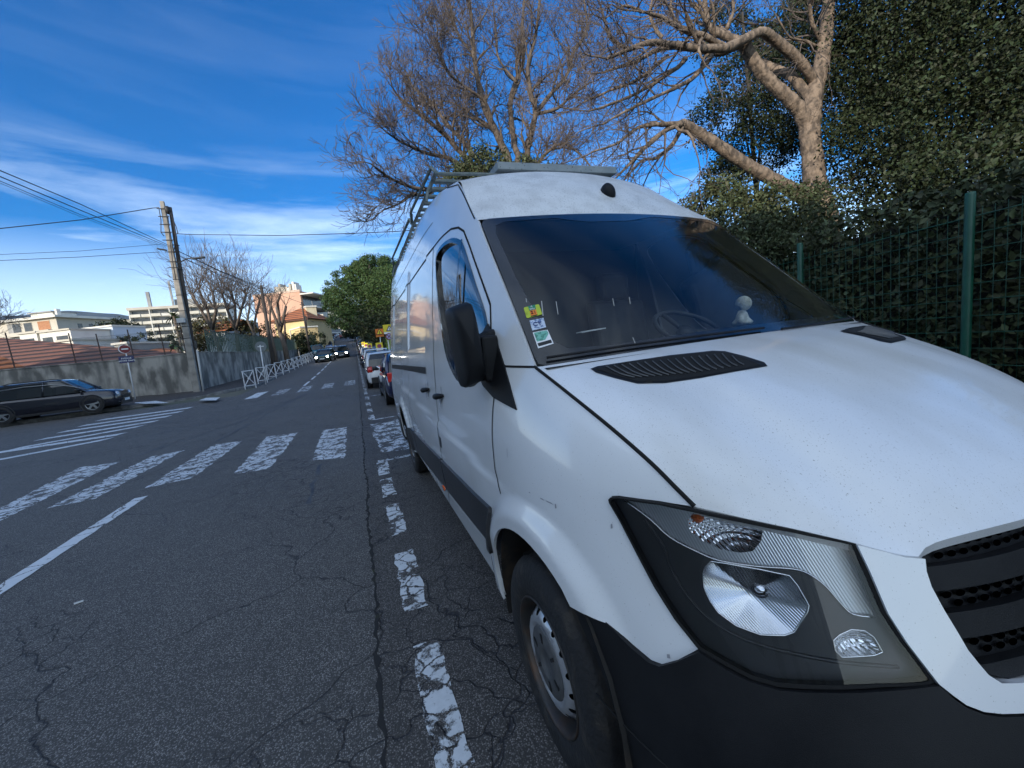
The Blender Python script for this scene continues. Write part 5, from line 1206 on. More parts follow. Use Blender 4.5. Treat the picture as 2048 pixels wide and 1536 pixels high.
def wall(name,label,P,H,th,m):   # P list of (x,y,ztop)
    t=thing(name,label,'wall',(P[0][0],P[0][1],g(P[0][1]))); V=[]
    for i,(x,y,z) in enumerate(P):
        a=Vector(P[max(0,i-1)][:2]);b_=Vector(P[min(len(P)-1,i+1)][:2]); d=(b_-a).normalized(); n=Vector((-d.y,d.x)); 
        for s_ in (0,th):
            V+=[(x+n.x*s_,y+n.y*s_,g(y)-2),(x+n.x*s_,y+n.y*s_,z)]
    Fs=[]
    for i in range(len(P)-1): a=4*i;c=a+4; Fs+=[(a,c,c+1,a+1),(a+1,c+1,c+3,a+3),(a+2,a+3,c+3,c+2)]
    e=4*(len(P)-1); Fs+=[(0,1,3,2),(e,e+2,e+3,e+1)]
    o=MB(); o.add(V,Fs); o.o('masonry',m,t); 
    c_=MB(); V=[]
    for i,(x,y,z) in enumerate(P):
        a=Vector(P[max(0,i-1)][:2]);b_=Vector(P[min(len(P)-1,i+1)][:2]); d=(b_-a).normalized(); n=Vector((-d.y,d.x))
        for s_,zz in ((-.04,.002),(-.04,.06),(th+.04,.06),(th+.04,.002)): V.append((x+n.x*s_,y+n.y*s_,z+zz))
    c_.add(V,[(4*i+j,4*i+4+j,4*i+4+(j+1)%4,4*i+(j+1)%4) for i in range(len(P)-1) for j in range(4)]+[(0,1,2,3),tuple(4*(len(P)-1)+k for k in (3,2,1,0))]); c_.o('coping',m,t); return t
pc=at(388,706,24.2); A_=[at(-90,750,22.2),at(0,742,22.8),at(120,731,23.2),at(250,720,23.7),pc]
wall('boundary_wall','stained grey concrete wall along the side street behind the dark parked car',[(p.x,p.y,p.z) for p in A_[::-1]],2.5,.25,WALLM)
WX=-10.55
B_=[(pc.x+.05,pc.y+.02,pc.z)]+[tuple(atx(px,py,x)) for px,py,x in ((450,705,-10.15),(520,705,-9.7),(596,700,-9.4))]
wall('boundary_wall','dark mossy wall running up the street behind the white cross barriers',B_,2.4,.25,stainwall('mossy wall'))
e=B_[-1]; wall('garden_wall','short pale wall past the end of the mossy wall, half hidden by the street poles',[(e[0]-.1,e[1]+1.5,e[2]-.2),(-9.3,e[1]+9,g(e[1]+9)+1.7),(-9.2,e[1]+30,g(e[1]+30)+1.8)],2,.2,GREYW)
# wire fence above the first wall
fw=thing('chain_link_fence','rusty posts and wires of a chain link fence above the side street wall','fence',(A_[1].x,A_[1].y,g(A_[1].y)))
RUST=mat('rusty dark post',(.05,.03,.025),.8,c2=(.09,.05,.035),scale=9)
def lerpw(px): 
    for a,b_ in zip(A_,A_[1:]):
        xa=proj(a)[0]; xb=proj(b_)[0]
        if xa<=px<=xb: f=(px-xa)/(xb-xa); return a+(b_-a)*f
    return A_[-1]
for px,h in ((30,2.05),(152,1.75),(205,1.6),(268,1.7),(330,1.8),(372,2.0)):
    p=lerpw(px); mb=MB(); mb.tube([p,p+Vector((-.02,0,h*1.05))],.03,6); mb.o('post',RUST,fw)
WIRE=mat('grey wire',(.12,.12,.11),.6)
mb=MB()
Pw=[lerpw(px) for px in range(-60,385,12)]
for h in (.5,1.0,1.5): mb.tube([p+Vector((0,0,h)) for p in Pw],.006,3)
s0=0
L0,L1=lerpw(150),lerpw(372); n=70
for i in range(n):
    a=L0+(L1-L0)*(i/n); b_=L0+(L1-L0)*min(1,(i+10)/n); mb.tube([a+Vector((0,0,.06)),b_+Vector((0,0,1.5))],.004,3); mb.tube([a+Vector((0,0,1.5)),b_+Vector((0,0,.06))],.004,3)
mb.o('wire_mesh',WIRE,fw)
# green windbreak fence on the second wall
gf=thing('windbreak_fence','pale green slatted windbreak fence on top of the mossy wall','fence',(B_[1][0],B_[1][1],g(B_[1][1])))
m=mat('green windbreak',(.05,.085,.06),.8,c2=(.10,.13,.10),scale=6,stretch=(4,4,.3)); mb=MB(); 
Bq=[Vector(B_[0])+(Vector(B_[1])-Vector(B_[0]))*.5]+[Vector(q) for q in B_[1:]]
Q=dens([tuple(q) for q in Bq],.30,False)
for i,q in enumerate(Q): mb.box((q[0]-.14,q[1]-.07,q[2]+.07),(q[0]-.11,q[1]+.07,q[2]+1.55+.06*math.sin(i*7)))
o=mb.o('slats',m,gf); o['kind']='stuff'
mb=MB(); mb.tube([(q[0]-.12,q[1],q[2]+1.5) for q in Q],.02,4); mb.o('top_rail',RUST,gf)
# --- unseen buildings added behind the camera to cast shade over the street ---
b=Blk('shading_apartment_block','added unseen cream apartment block behind the viewer, shading the street',(-20,-42,12.3),(-20,10,12.3),12.3,14,CREAM)
for f in range(3):
    for k in range(12): b.win(1.8+k*4,3.4+k*4,1.2+f*3.3,2.8+f*3.3,WIN,WHITEW)
b=Blk('shading_tall_block','added taller white apartment block, unseen on the left, shading the far road',(-52,-24,20),(-52,16,20),20,14,WHITEW)
for f in range(5):
    for k in range(9): b.win(1.8+k*4,3.6+k*4,1.2+f*3.6,3.0+f*3.6,WIN,GREYW)
# ================= cars =================
CGL=mat('car glass dark',(.015,.018,.02),.03,spec=.8); BLK=mat('car black trim',(.012,.012,.013),.5); ALLOY=mat('alloy wheel',(.35,.36,.37),.3,metal=.8)
PLATEW=mat('number plate',(.7,.7,.68),.5); REDL=mat('tail lamp red',(.45,.02,.015),.15,coat=.6); CLR=mat('head lamp clear',(.55,.57,.6),.1,metal=.5)
HLON=mat('lit head lamp',(.9,.9,.9),.3,emit=((1,.96,.88),14.))
def carpaint(n,c,met=.3,r=.2): return mat(n,c,r,metal=met,coat=.8,c2=tuple(q*.92 for q in c),scale=2)
def make_car(name,label,paint,Ln=4.2,Wd=1.78,H=1.5,kind='hatch',group=None,lit=False,wb=None,detail=True,deco=None,front_plate=True):
    """car at the origin, nose towards +Y, wheels on z=0"""
    t=thing(name,label,'car',(0,0,0),group); h=Wd/2; yf,yr=Ln/2,-Ln/2; wb=wb or Ln*.615; wf=yf-.86; wr=wf-wb; rw=.33*H/1.5+ (.02 if H>1.6 else 0); belt=H*.62
    hood=H*.60 if kind!='suv' else H*.62
    # lower body stations: y, half width factor, z bottom, z top
    dk=belt if kind!='sedan' else H*.63
    st=[(yf,.70,.30,hood*.62),(yf-.06,.84,.22,hood*.80),(yf-.22,.93,.20,hood*.90),(yf-.55,.985,.20,hood*.96),(yf-1.0,1,.20,hood),(yf-1.35,1,.2,belt),(0,1,.2,belt+.01),(yr+1.1,1,.2,belt+.03),(yr+.5,.985,.2,dk+.03),(yr+.2,.95,.22,dk+.0),(yr+.05,.88,.26,dk-.08),(yr,.78,.32,dk-.2)]
    st=cr(st,3); V=[];Fs=[];n=11
    for y,f,zb,zt in st:
        w=h*f; hh=zt-zb; half=[(0,zb),(w*.86,zb),(w*.97,zb+.07),(w,zb+hh*.30),(w*1.0,zb+hh*.55),(w*.985,zb+hh*.72),(w*.95,zb+hh*.86),(w*.87,zb+hh*.96),(w*.6,zt),(w*.3,zt+.012),(0,zt+.015)]
        V+=[(x,y,z) for x,z in half]+[(-x,y,z) for x,z in half[::-1][1:-1]]
    m_=20
    for i in range(len(st)-1):
        for k in range(m_): Fs.append((i*m_+k,i*m_+(k+1)%m_,(i+1)*m_+(k+1)%m_,(i+1)*m_+k)[::-1])
    Fs.append(tuple(range(m_))[::-1] if 0 else tuple(range(m_))); Fs.append(tuple((len(st)-1)*m_+k for k in range(m_))[::-1])
    body=obj('body',V,Fs,paint,t,True)
    # cabin
    y0=yf-.95 if kind!='suv' else yf-1.05; y1=yf-1.75; y2=yr+(.75 if kind!='sedan' else 1.25); y3=yr+(.18 if kind=='hatch' else .25 if kind=='suv' else .6)
    def ring(z,ya,yb,w,r=.12): return [(w-.06,ya,z),(w,ya-r,z),(w,(ya+yb)/2,z),(w,yb+r,z),(w-.08,yb,z),(w*.5,yb-.03,z),(-w*.5,yb-.03,z),(-w+.08,yb,z),(-w,yb+r,z),(-w,(ya+yb)/2,z),(-w,ya-r,z),(-w+.06,ya,z),(-w*.5,ya+.06,z),(w*.5,ya+.06,z)]
    R=[ring(belt-.03,y0,y3,h*.93),ring(belt+(H-belt)*.5,(y0+y1)/2-.05,(y2+y3)/2-.03,h*.86),ring(H-.07,y1,y2,h*.77)]
    V=[p for r in R for p in r]; k=14; Fs=[(i*k+j,i*k+(j+1)%k,(i+1)*k+(j+1)%k,(i+1)*k+j)[::-1] for i in range(2) for j in range(k)]
    obj('windows',V,Fs,CGL,t,False)
    r2=ring(H-.07,y1,y2,h*.775); r3=ring(H-.02,y1-.12,y2+.12,h*.70); r4=ring(H,y1-.4,y2+.4,h*.4); V=r2+r3+r4; Fs=[(i*k+j,i*k+(j+1)%k,(i+1)*k+(j+1)%k,(i+1)*k+j)[::-1] for i in range(2) for j in range(k)]+[tuple(2*k+j for j in range(k))[::-1]]
    obj('roof',V,Fs,paint if kind!='two' else BLK,t,True)
    for s in (-1,1):
        mb=MB(); w0,w1=h*.93,h*.77
        for (ya,za,wa),(yb,zb_,wb_),r in (((y0+.02,belt-.03,w0-.03),(y1+.01,H-.06,w1-.02),.035),((y3+.02,belt-.03,w0-.04),(y2+.0,H-.06,w1-.02),.06),((yf-2.35,belt-.03,w0+.005),(yf-2.3,H-.06,w1),.03)): mb.tube([(s*wa,ya,za),(s*(wa+wb_)/2+s*.012,(ya+yb)/2,(za+zb_)/2),(s*wb_,yb,zb_)],r,6)
        mb.o('pillars',paint,t,True)
        mb=MB(); mb.tube([(s*(h*.95),y0-.12,belt+.03),(s*(h+.06),y0-.16,belt+.07),(s*(h+.17),y0-.17,belt+.08)],[.03,.07,.06],8); mb.o('wing_mirror',BLK,t,True)
        # lamps
        mb=MB(); mb.lathe([(0,.03),(.10,.02),(.12,-.03)],(s*h*.68,yf-.03,hood*.72),(s*.35,1,.25),14); mb.o('headlight',HLON if lit else CLR,t,True)
        mb=MB(); mb.obox((s*h*.80,yr+.07,dk-.10),(.09,.04*s,0),(0,-.03,0),(0,.02,.13 if kind!='sedan' else .08)); bevel(mb.o('tail_lamp',REDL,t),.02)
        mb=MB(); mb.box((s*(h-.0)-.004,wr+.5,.24),(s*(h-.0)+.012*s,wf-.5,.30)) if 0 else mb.obox((s*(h*.985),(wr+wf)/2,.26),(.018,0,0),(0,(wf-wr)/2-.4,0),(0,0,.05)); mb.o('sill',BLK,t)
        for yw in (wf,wr):
            c=(s*(h-.02),yw,rw); ax=Vector((s,0,0))
            mb=MB(); mb.lathe([(rw+.042,.0),(rw+.038,.02),(rw+.012,.018),(rw*.85,-.03)],(s*(h-.012),yw,rw+.02),ax,28); mb.o('wheel_arch',BLK,t,True)
            mb=MB(); mb.lathe([(rw*.62,.012),(rw*.8,.03),(rw*.95,.015),(rw,-.03),(rw,-.18),(rw*.9,-.2)],c,ax,28); wh=mb.o('wheel',TYRE,t,True)
            mb=MB(); mb.lathe([(rw*.64,.014),(rw*.60,.012),(rw*.57,-.01)],c,ax,24,mi=1); mb.lathe([(rw*.57,-.01),(rw*.55,-.05),(0,-.06)],c,ax,20,mi=0)
            for q in range(5):
                a=q*1.2566+.3; d=Vector((0,math.cos(a),math.sin(a))); e=ax.cross(d); mb.obox(Vector(c)+d*rw*.31+ax*.004,d*rw*.29,e*rw*.10,ax*.012,1)
            mb.lathe([(0,.02),(rw*.12,.018),(rw*.14,0)],c,ax,12,1)
            mb.o('rim',[BLK,ALLOY],wh,False)
    mb=MB(); mb.obox((0,yf-.005,hood*.56),(h*.45,0,0),(0,.03,0),(0,0,.07)); mb.obox((0,yf-.0,.32),(h*.62,0,0),(0,.03,0),(0,0,.09)); mb.o('grille',BLK,t)
    if front_plate: mb=MB(); mb.obox((0,yf+.035,.42),(.26,0,0),(0,.006,0),(0,0,.055)); mb.o('number_plate',PLATEW,t)
    mb=MB(); mb.obox((0,yr-.008,dk-.30),(.26,0,0),(0,.008,0),(0,0,.055)); mb.o('number_plate',PLATEW,t)
    mb=MB(); mb.obox((0,yr+.02,.36),(h*.80,0,0),(0,.05,0),(0,0,.13)); bevel(mb.o('rear_bumper',BLK if kind!='sedan' else paint,t),.03)
    return t
def put(t,x,y,rz,dz=0,sl=True):
    t.location=(x,y,g(y)+dz); 
    s=(g(y+1)-g(y-1))/2 if sl else 0
    t.rotation_euler=(math.atan(s)*math.cos(rz),0,rz); return t
NAVY=carpaint('navy paint',(.012,.016,.06)); DGREY=carpaint('dark grey metallic',(.05,.052,.058),.6); WHT=carpaint('white paint',(.68,.69,.70),0); SILV=carpaint('silver paint',(.38,.39,.40),.7); BLKP=carpaint('black paint',(.010,.010,.012)); REDP=carpaint('red paint',(.30,.02,.02)); TEAL=carpaint('teal paint',(.03,.16,.19)); BLUEP=carpaint('blue paint',(.02,.07,.22)); SUVP=carpaint('dark plum paint',(.016,.017,.026),.4,.15); PINKP=carpaint('pinkish red paint',(.45,.12,.13)); GRNP=carpaint('dark green paint',(.015,.05,.035))
GR='cars parked nose to tail along the right kerb'
c=make_car('parked_car','navy blue car parked directly behind the white van',NAVY,4.3,1.78,1.46,'hatch',GR); put(c,.06,12.9,0)
c=make_car('parked_car','white small car with red striped tailgate and round tail lamps, second behind the van',WHT,4.0,1.75,1.49,'hatch',GR); put(c,-.30,18.9,0)
# red stripes and round lamp surrounds of the second car
for k,(x0,w) in enumerate(((-.62,.10),(-.40,.13),(-.15,.13),(.12,.13),(.4,.13))):
    mb=MB(); mb.obox((x0,-2.0+.075,.83),(w*.5,0,.02),(.0,.012,0),(.05,.06,.085)); mb.o('decor_stripe',REDL,c)
for s in (-1,1):
    mb=MB(); mb.lathe([(0,.03),(.10,.02),(.12,-.02)],(s*.70,-1.96,.80),(s*.35,-1,0),18); mb.lathe([(.12,-.02),(.15,.0),(.155,-.05)],(s*.70,-1.96,.80),(s*.35,-1,0),18,1); mb.o('round_tail_lamp',[REDL,BLK],c,True)
rows=[(24.0,DGREY,'dark grey hatchback','hatch',1.47,4.1),(29.2,WHT,'white hatchback','hatch',1.5,4.1),(34.4,SILV,'silver estate','suv',1.55,4.4),(39.6,WHT,'white saloon','sedan',1.45,4.4),(44.8,DGREY,'grey hatchback','hatch',1.48,4.1),(50.0,SILV,'silver hatchback','hatch',1.5,4.0),(55.3,BLKP,'black hatchback','hatch',1.45,4.1),(60.6,WHT,'small white car','hatch',1.5,3.8),(66,BLUEP,'blue hatchback','hatch',1.5,4.1),(71.5,BLKP,'black saloon','sedan',1.45,4.5),(77,DGREY,'dark grey crossover','suv',1.62,4.4),(82.5,BLKP,'black small car','hatch',1.48,3.9),(88,SILV,'silver saloon','sedan',1.46,4.5)]
for i,(y,p,l,k,H,Ln) in enumerate(rows):
    ordn=['third','fourth','fifth','sixth','seventh','eighth','ninth','tenth','eleventh','twelfth','thirteenth','fourteenth','fifteenth'][i]
    c=make_car('parked_car',f'{l} parked {ordn} in the row behind the white van',p,Ln,1.76,H,k,GR); put(c,-.22+.04*math.sin(i*2),y,0)
# dark suv on the far pavement of the side street
c=make_car('parked_car','dark glossy crossover parked by the grey wall at the far left',SUVP,4.55,1.86,1.63,'suv'); 
q=onroad(181,827,.1); 
c.location=(q.x-1.45,q.y+.98,g(q.y)+.10); c.rotation_euler=(0,0,rad(-90+5))
mb=MB(); mb.tube([(.845,1.45,1.03),(.83,.8,1.30),(.80,.2,1.44),(.80,-.6,1.46),(.82,-1.4,1.40)],.014,5); mb.o('chrome_trim',ALLOY,c,True)
mb=MB(); mb.tube([(.62,.5,1.60),(.62,.3,1.66),(.62,-1.1,1.66),(.62,-1.3,1.60)],.018,5); mb.o('roof_rail',BLK,c,True)
# cars coming down the street, head lamps on
c=make_car('oncoming_car','black car driving down the middle of the street, head lamps lit',BLKP,4.3,1.8,1.5,'hatch',lit=True); q=at(684,709,52); put(c,q.x,q.y,math.pi)
c=make_car('oncoming_car','dark green car with lit head lamps pulled out left of the black car',GRNP,4.2,1.78,1.45,'hatch',lit=True); q=at(651,713,47); put(c,q.x,q.y,math.pi-.12)
c=make_car('oncoming_car','pale car with lit lamps right behind the dark green car',SILV,4.2,1.75,1.5,'hatch',lit=True); q=at(664,705,54); put(c,q.x,q.y,math.pi)
c=make_car('parked_car','teal van-like car parked at the left kerb past the barriers',TEAL,4.4,1.8,1.75,'suv'); q=at(637,704,58); put(c,q.x-.2,q.y,math.pi+.25)
for i,(px,py,D,p,l) in enumerate([(655,690,74,BLUEP,'blue car in the left row below the grey towers'),(658,681,84,DGREY,'grey car in the left row, third from the teal one'),(660,676,94,TEAL,'bluish car in the left row far up the street'),(662,672,104,BLKP,'dark car at the far end of the left row'),(666,668,118,BLUEP,'distant dark blue car at the top of the left row')]):
    c=make_car('parked_car',l,p,4.2,1.76,1.5,'hatch','cars parked along the left kerb up the street'); q=at(px,py,D); put(c,q.x,q.y,math.pi)
c=make_car('distant_car','pinkish red car driving away near the top of the road',PINKP,4.2,1.76,1.5,'hatch'); q=at(686,673,113); put(c,q.x,q.y,0)
c=make_car('distant_car','white car crossing the top of the road',WHT,4.3,1.76,1.5,'sedan'); q=at(676,668,130); put(c,q.x,q.y,math.pi*.8)
# ================= street furniture =================
CONC=mat('concrete pole',(.27,.25,.22),.85,c2=(.17,.155,.135),scale=2.5,lo=.4,hi=.65,bump=.3,bscale=25)
WOOD=mat('dark wooden pole',(.035,.028,.024),.85,c2=(.06,.05,.042),scale=4,stretch=(1,1,.2))
CABLE=mat('cable black',(.012,.012,.014),.6)
def seg(m_,a,b,r0,r1,n=8,mi=0): m_.tube([a,b],[r0,r1],n,mi)
D=23.6
ba,tp=at(397,794,D),at(324,403,D)
pl=thing('utility_pole','tall concrete utility pole standing at the wall corner, wires and clamps at its top','utility pole',tuple(ba)); 
mb=MB(); ax=(tp-ba); u=Vector((1,0,0)); v=ax.cross(u).normalized()
for a,b,w0,w1 in ((0,1,.25,.13),):
    P=[];  
    for f,w in ((0,.24),(.25,.215),(.6,.18),(1,.14)):
        c=ba+ax*f; P+=[c-u*w*.75-v*w*.6,c+u*w*.75-v*w*.6,c+u*w*.75+v*w*.6,c-u*w*.75+v*w*.6]
    mb.add(P,[(4*i+j,4*i+(j+1)%4,4*i+4+(j+1)%4,4*i+4+j) for i in range(3) for j in range(4)]+[(12,13,14,15)])
bevel(mb.o('shaft',CONC,pl),.03)
for f in (.30,.36,.44,.52,.60,.66,.69,.74,.80,.84,.88,.92,.96):
    mb=MB(); c=ba+ax*f; w=.20-.07*f; mb.obox(c,(w*.9,0,0),(0,w*.75,0),(0,0,.022)); 
    if f>.6: mb.obox(c+Vector((-.02,-.12,0)),(.26,0,.0),(0,.02,0),(0,0,.02))
    mb.o('clamp',CABLE,pl)
mb=MB(); c=at(334,416,D); mb.tube([c+Vector((0,0,.1)),c,c+Vector((.02,0,-.35))],[.08,.16,.07],8); mb.o('cable_coil',CABLE,pl,True)
for L_ in ([(343,425),(350,460),(352,480),(348,500)],[(340,425),(353,455),(356,468)],[(318,417),(322,440),(322,465),(328,472)],[(336,430),(340,480),(345,520),(352,560)]):
    mb=MB(); mb.tube([at(x,y,D-.2) for x,y in L_],.022,5); mb.o('drop_cable',CABLE,pl,True)
mb=MB(); c=at(362,641,D-.25); mb.obox(c,(.20,0,0),(0,.08,0),(0,0,.14)); bevel(mb.o('junction_box',mat('pale box',(.45,.45,.44),.6),pl),.02)
mb=MB(); mb.tube([at(394,700,D-.2),at(408,790,D-.2)],.05,6); mb.o('cable_guard',mat('pale guard',(.4,.4,.38),.6),pl,True)
# street lamp on the pole
lp=MB(); lp.tube([at(356,527,D),at(372,518,D-.1),at(388,515,D-.3)],.03,6); o=lp.o('lamp_arm',CABLE,pl,True); lp=MB(); c=at(397,516,D-.4); lp.obox(c,(.34,0,.035),(0,.10,0),(0,0,.045)); bevel(lp.o('lamp_head',mat('lamp head',(.05,.055,.06),.4),pl),.03)
lp=MB(); c=at(324,499,D); lp.obox(c,(.22,0,-.05),(0,.08,0),(0,0,.04)); bevel(lp.o('lamp_head',CABLE,pl),.02)
a,b=at(402,792,23.9),at(340,415,23.9)
w_=thing('wooden_post','dark timber pole strapped tight against the concrete pole','utility pole',tuple(a)); mb=MB(); mb.tube([a,a+(b-a)*.5,b],[.14,.12,.09],9); mb.o('shaft',WOOD,w_,True)
for i in range(6):
    mb=MB(); c=a+(b-a)*(.15+.13*i); mb.obox(c,(.13,0,0),(0,.12,0),(0,0,.02)); mb.o('band',CABLE,w_)
def pole(name,label,p0,p1,r0,r1,m,n=8,fit=()):
    t=thing(name,label,'utility pole',tuple(p0)); mb=MB(); mb.tube([p0,p1],[r0,r1],n); mb.o('shaft',m,t,True)
    for f in fit: q=p0+(p1-p0)*f; mb=MB(); mb.obox(q,(.25,0,0),(0,.05,0),(0,0,.04)); mb.o('cross_arm',CABLE,t)
    return t
pole('wooden_pole','leaning dark wooden pole in front of the pink building',at(549,744,31),at(522,571,31),.15,.10,WOOD,fit=(.97,))
pole('wooden_pole','thin dark pole crossing the yellow house, left of the pair',at(623,722,52),at(603,604,52),.14,.09,WOOD,fit=(.96,.9))
pole('wooden_pole','thin pole with cross arm, right of the pair before the yellow house',at(618,705,60),at(611,631,60),.13,.09,WOOD,fit=(.95,.88))
pole('lamp_pole','rusty pole in front of the small yellow window wall',at(571,690,50),at(569,640,50),.13,.11,RUST)
# cables
def cable(label,P,r=.012,sag=.0,tw=0):
    Q=[]
    for (a,b) in zip(P,P[1:]):
        for i in range(12):
            f=i/12; Q.append(a+(b-a)*f-Vector((0,0,sag*4*f*(1-f))))
    Q.append(P[-1]); mb=MB(); mb.tube(Q,r,5); o=mb.o('overhead_cable',CABLE); tag(o,label,'cable','overhead cables of the utility pole'); return o
cable('top twisted cable from the pole head to the left edge, rising to the pole',[at(318,415,D),at(306,416,D),at(160,440,21),at(0,457,19),at(-60,463,18)],.022)
cable('uppermost of the steep cables rising to the upper left edge',[at(336,490,D),at(160,408,15),at(0,341,11),at(-60,316,10)],.016)
cable('second steep cable towards the upper left edge',[at(334,492,D),at(160,420,15),at(0,353,11),at(-60,328,10)],.016)
cable('third steep cable towards the upper left edge',[at(332,494,D),at(160,429,15),at(0,362,11),at(-60,338,10)],.010)
cable('lowest and thinnest of the steep cables to the upper left edge',[at(330,496,D),at(160,433,15),at(0,366,11),at(-60,342,10)],.007)
cable('thin level cable left of the pole with small clamps, upper one of two',[at(325,488,D),at(160,502,21),at(0,509,19),at(-60,511,18)],.010)
cable('lower of the two level cables reaching the left edge',[at(320,504,D),at(160,514,21),at(0,521,19),at(-60,524,18)],.013)
cable('long level cable from the pole across the sky to the van side',[at(348,467,D),at(380,469,23),at(560,471,21),at(700,467,19),at(790,463,18),at(900,455,17)],.018)
for i,(a,b) in enumerate([((352,500),(524,578)),((354,510),(524,584)),((356,502),(523,575))]):
    cable(['middle cable sloping from the concrete pole to the leaning wooden pole','lowest cable sloping down to the leaning wooden pole','upper cable sloping down to the leaning wooden pole'][i],[at(*a,D),at((a[0]+b[0])/2,(a[1]+b[1])/2+3,26),at(*b,31)],.02)
cable('cable between the leaning pole and the thin poles up the street',[at(523,574,31),at(565,592,40),at(604,606,52)],.02)
cable('cable hanging from the thin poles towards the grey tower',[at(611,634,60),at(625,643,66),at(640,646,82)],.03)
# street signs
SGW=mat('sign post white',(.55,.56,.57),.5); SGREY=mat('sign back grey',(.16,.18,.19),.5,metal=.5); REDS=mat('sign red',(.16,.008,.012),.4); WHS=mat('sign white',(.75,.75,.75),.45); BLUES=mat('street plate blue',(.010,.015,.085),.35); YEL=mat('sign yellow',(.80,.62,.03),.5); ORG=mat('sign orange',(.72,.20,.02),.5); BLS=mat('sign black',(.01,.01,.01),.5)
def disc(mb,c,nrm,r,th,mi=0,n=32): mb.lathe([(0,th),(r,th),(r,0),(0,0)],c,nrm,n,mi)
def txt(s,size,m,par,c,nrm,up=Vector((0,0,1)),name='lettering'):
    cu=bpy.data.curves.new(name,'FONT'); cu.body=s; cu.size=size; cu.align_x='CENTER'; cu.align_y='CENTER'; cu.extrude=.002
    o=bpy.data.objects.new(name,cu); COL.objects.link(o); dg=bpy.context.evaluated_depsgraph_get(); me=bpy.data.meshes.new_from_object(o.evaluated_get(dg)); bpy.data.objects.remove(o)
    o=bpy.data.objects.new(name,me); me.materials.clear(); me.materials.append(m); COL.objects.link(o); nrm=Vector(nrm).normalized(); x=up.cross(nrm).normalized(); y=nrm.cross(x)
    M=Matrix((x,y,nrm)).transposed().to_4x4(); M.translation=Vector(c)-OFF.get(par,Vector()); o.matrix_local=M; o.parent=par; OFF[o]=OFF.get(par,Vector()); return o
D=20.2
foot=onroad(271,799,.12); D=float((np.array(foot)-C0)@RM[2]); top=at(249,686,D)
sg=thing('no_entry_sign','round red no entry sign with a white bar above a dark blue street name plate','road sign',tuple(foot))
mb=MB(); mb.tube([foot,at(249,692,D)],.03,8); mb.o('post',SGW,sg,True)
c=at(249.5,698,D-.05); n_=(Vector(C0)-c); n_.z=0; n_.normalize(); rr=8.0/786*D
mb=MB(); disc(mb,c-n_*.0,n_,rr,.02); pn=mb.o('sign_face',REDS,sg)
mb=MB(); disc(mb,c-n_*.006+Vector((-.02,0,0)),n_,rr*1.10,.018); mb.o('sign_rim',WHS,pn)
xr=Vector((0,0,1)).cross(n_).normalized(); mb=MB(); mb.obox(c+n_*.024,xr*rr*.62,Vector((0,0,rr*.14)),n_*.003); mb.o('bar',WHS,pn)
c=at(253,719,D-.05); hw=11.0/786*D; hh=6.6/786*D; mb=MB(); mb.obox(c,xr*hw,Vector((0,0,hh)),n_*.012); pt=bevel(mb.o('name_plate',BLUES,sg),.05,3); 
txt('AVENUE',hh*.62,WHS,pt,c+n_*.016+Vector((0,0,hh*.36)),n_); txt('NOTRE DAME',hh*.62,WHS,pt,c+n_*.016-Vector((0,0,hh*.38)),n_)
foot=onroad(532,769,.12); D=float((np.array(foot)-C0)@RM[2])
sg=thing('road_sign','round road sign seen from behind on a white post between the cross barriers','road sign',tuple(foot)); mb=MB(); mb.tube([foot,at(520,690,D)],.032,8); mb.o('post',SGW,sg,True)
c=at(521.5,693,D+.05); mb=MB(); disc(mb,c,(.15,1,0),10.2/786*D,.02); mb.o('sign_back',SGREY,sg); mb=MB(); mb.obox(c-Vector((0,.03,0)),(.16,0,0),(0,.01,0),(0,0,.03)); mb.o('bracket',SGW,sg)
# dark round sign beside the concrete pole
c=at(391,690,23.3); sg=thing('mirror_sign','dark round sign back fixed to the right side of the concrete pole','road sign',tuple(c)); mb=MB(); disc(mb,c,(.9,.5,0),.27,.03); mb.o('sign_back',BLS,sg)
mb=MB(); mb.tube([c,at(383,690,23.5)],.02,6); mb.o('bracket',CABLE,sg)
# temporary signs in front of the clipped hedge
def place(px,py,D): return at(px,py,D)
sg=thing('warning_sign','orange triangular works sign on a pale post in front of the hedge','road sign',tuple(at(763,722,25)))
mb=MB(); mb.tube([at(763,722,25),at(760,668,25)],.03,6); mb.o('post',SGW,sg,True)
c=at(759,665,24.9); r=.27
def trif(mb,c,r,th,mi=0): P=[c+Vector((r*math.sin(a),0,r*math.cos(a))) for a in (0,2.094,4.189)]; mb.add(P+[p+Vector((0,-th,0)) for p in P],[(0,2,1),(3,4,5),(0,1,4,3),(1,2,5,4),(2,0,3,5)],mi)
mb=MB(); mb.obox(c+Vector((0,.03,-.02)),(.24,0,0),(0,.01,0),(0,0,.25)); mb.o('backing',ORG,sg); mb=MB(); trif(mb,c,r,.03); pn=mb.o('triangle',REDS,sg); mb=MB(); trif(mb,c+Vector((0,-.032,0)),r*.72,.01); mb.o('triangle_field',YEL,pn); mb=MB(); mb.obox(c+Vector((0,-.05,.02)),(.018,0,0),(0,.004,0),(0,0,.075)); mb.obox(c+Vector((0,-.05,-.085)),(.018,0,0),(0,.004,0),(0,0,.018)); mb.o('exclamation_mark',BLS,pn)
sg=thing('warning_sign','yellow warning board above a round no parking sign, cut off by the van','road sign',tuple(at(780,712,20)))
mb=MB(); mb.tube([at(780,712,20),at(776,680,20)],.03,6); mb.o('post',SGW,sg,True)
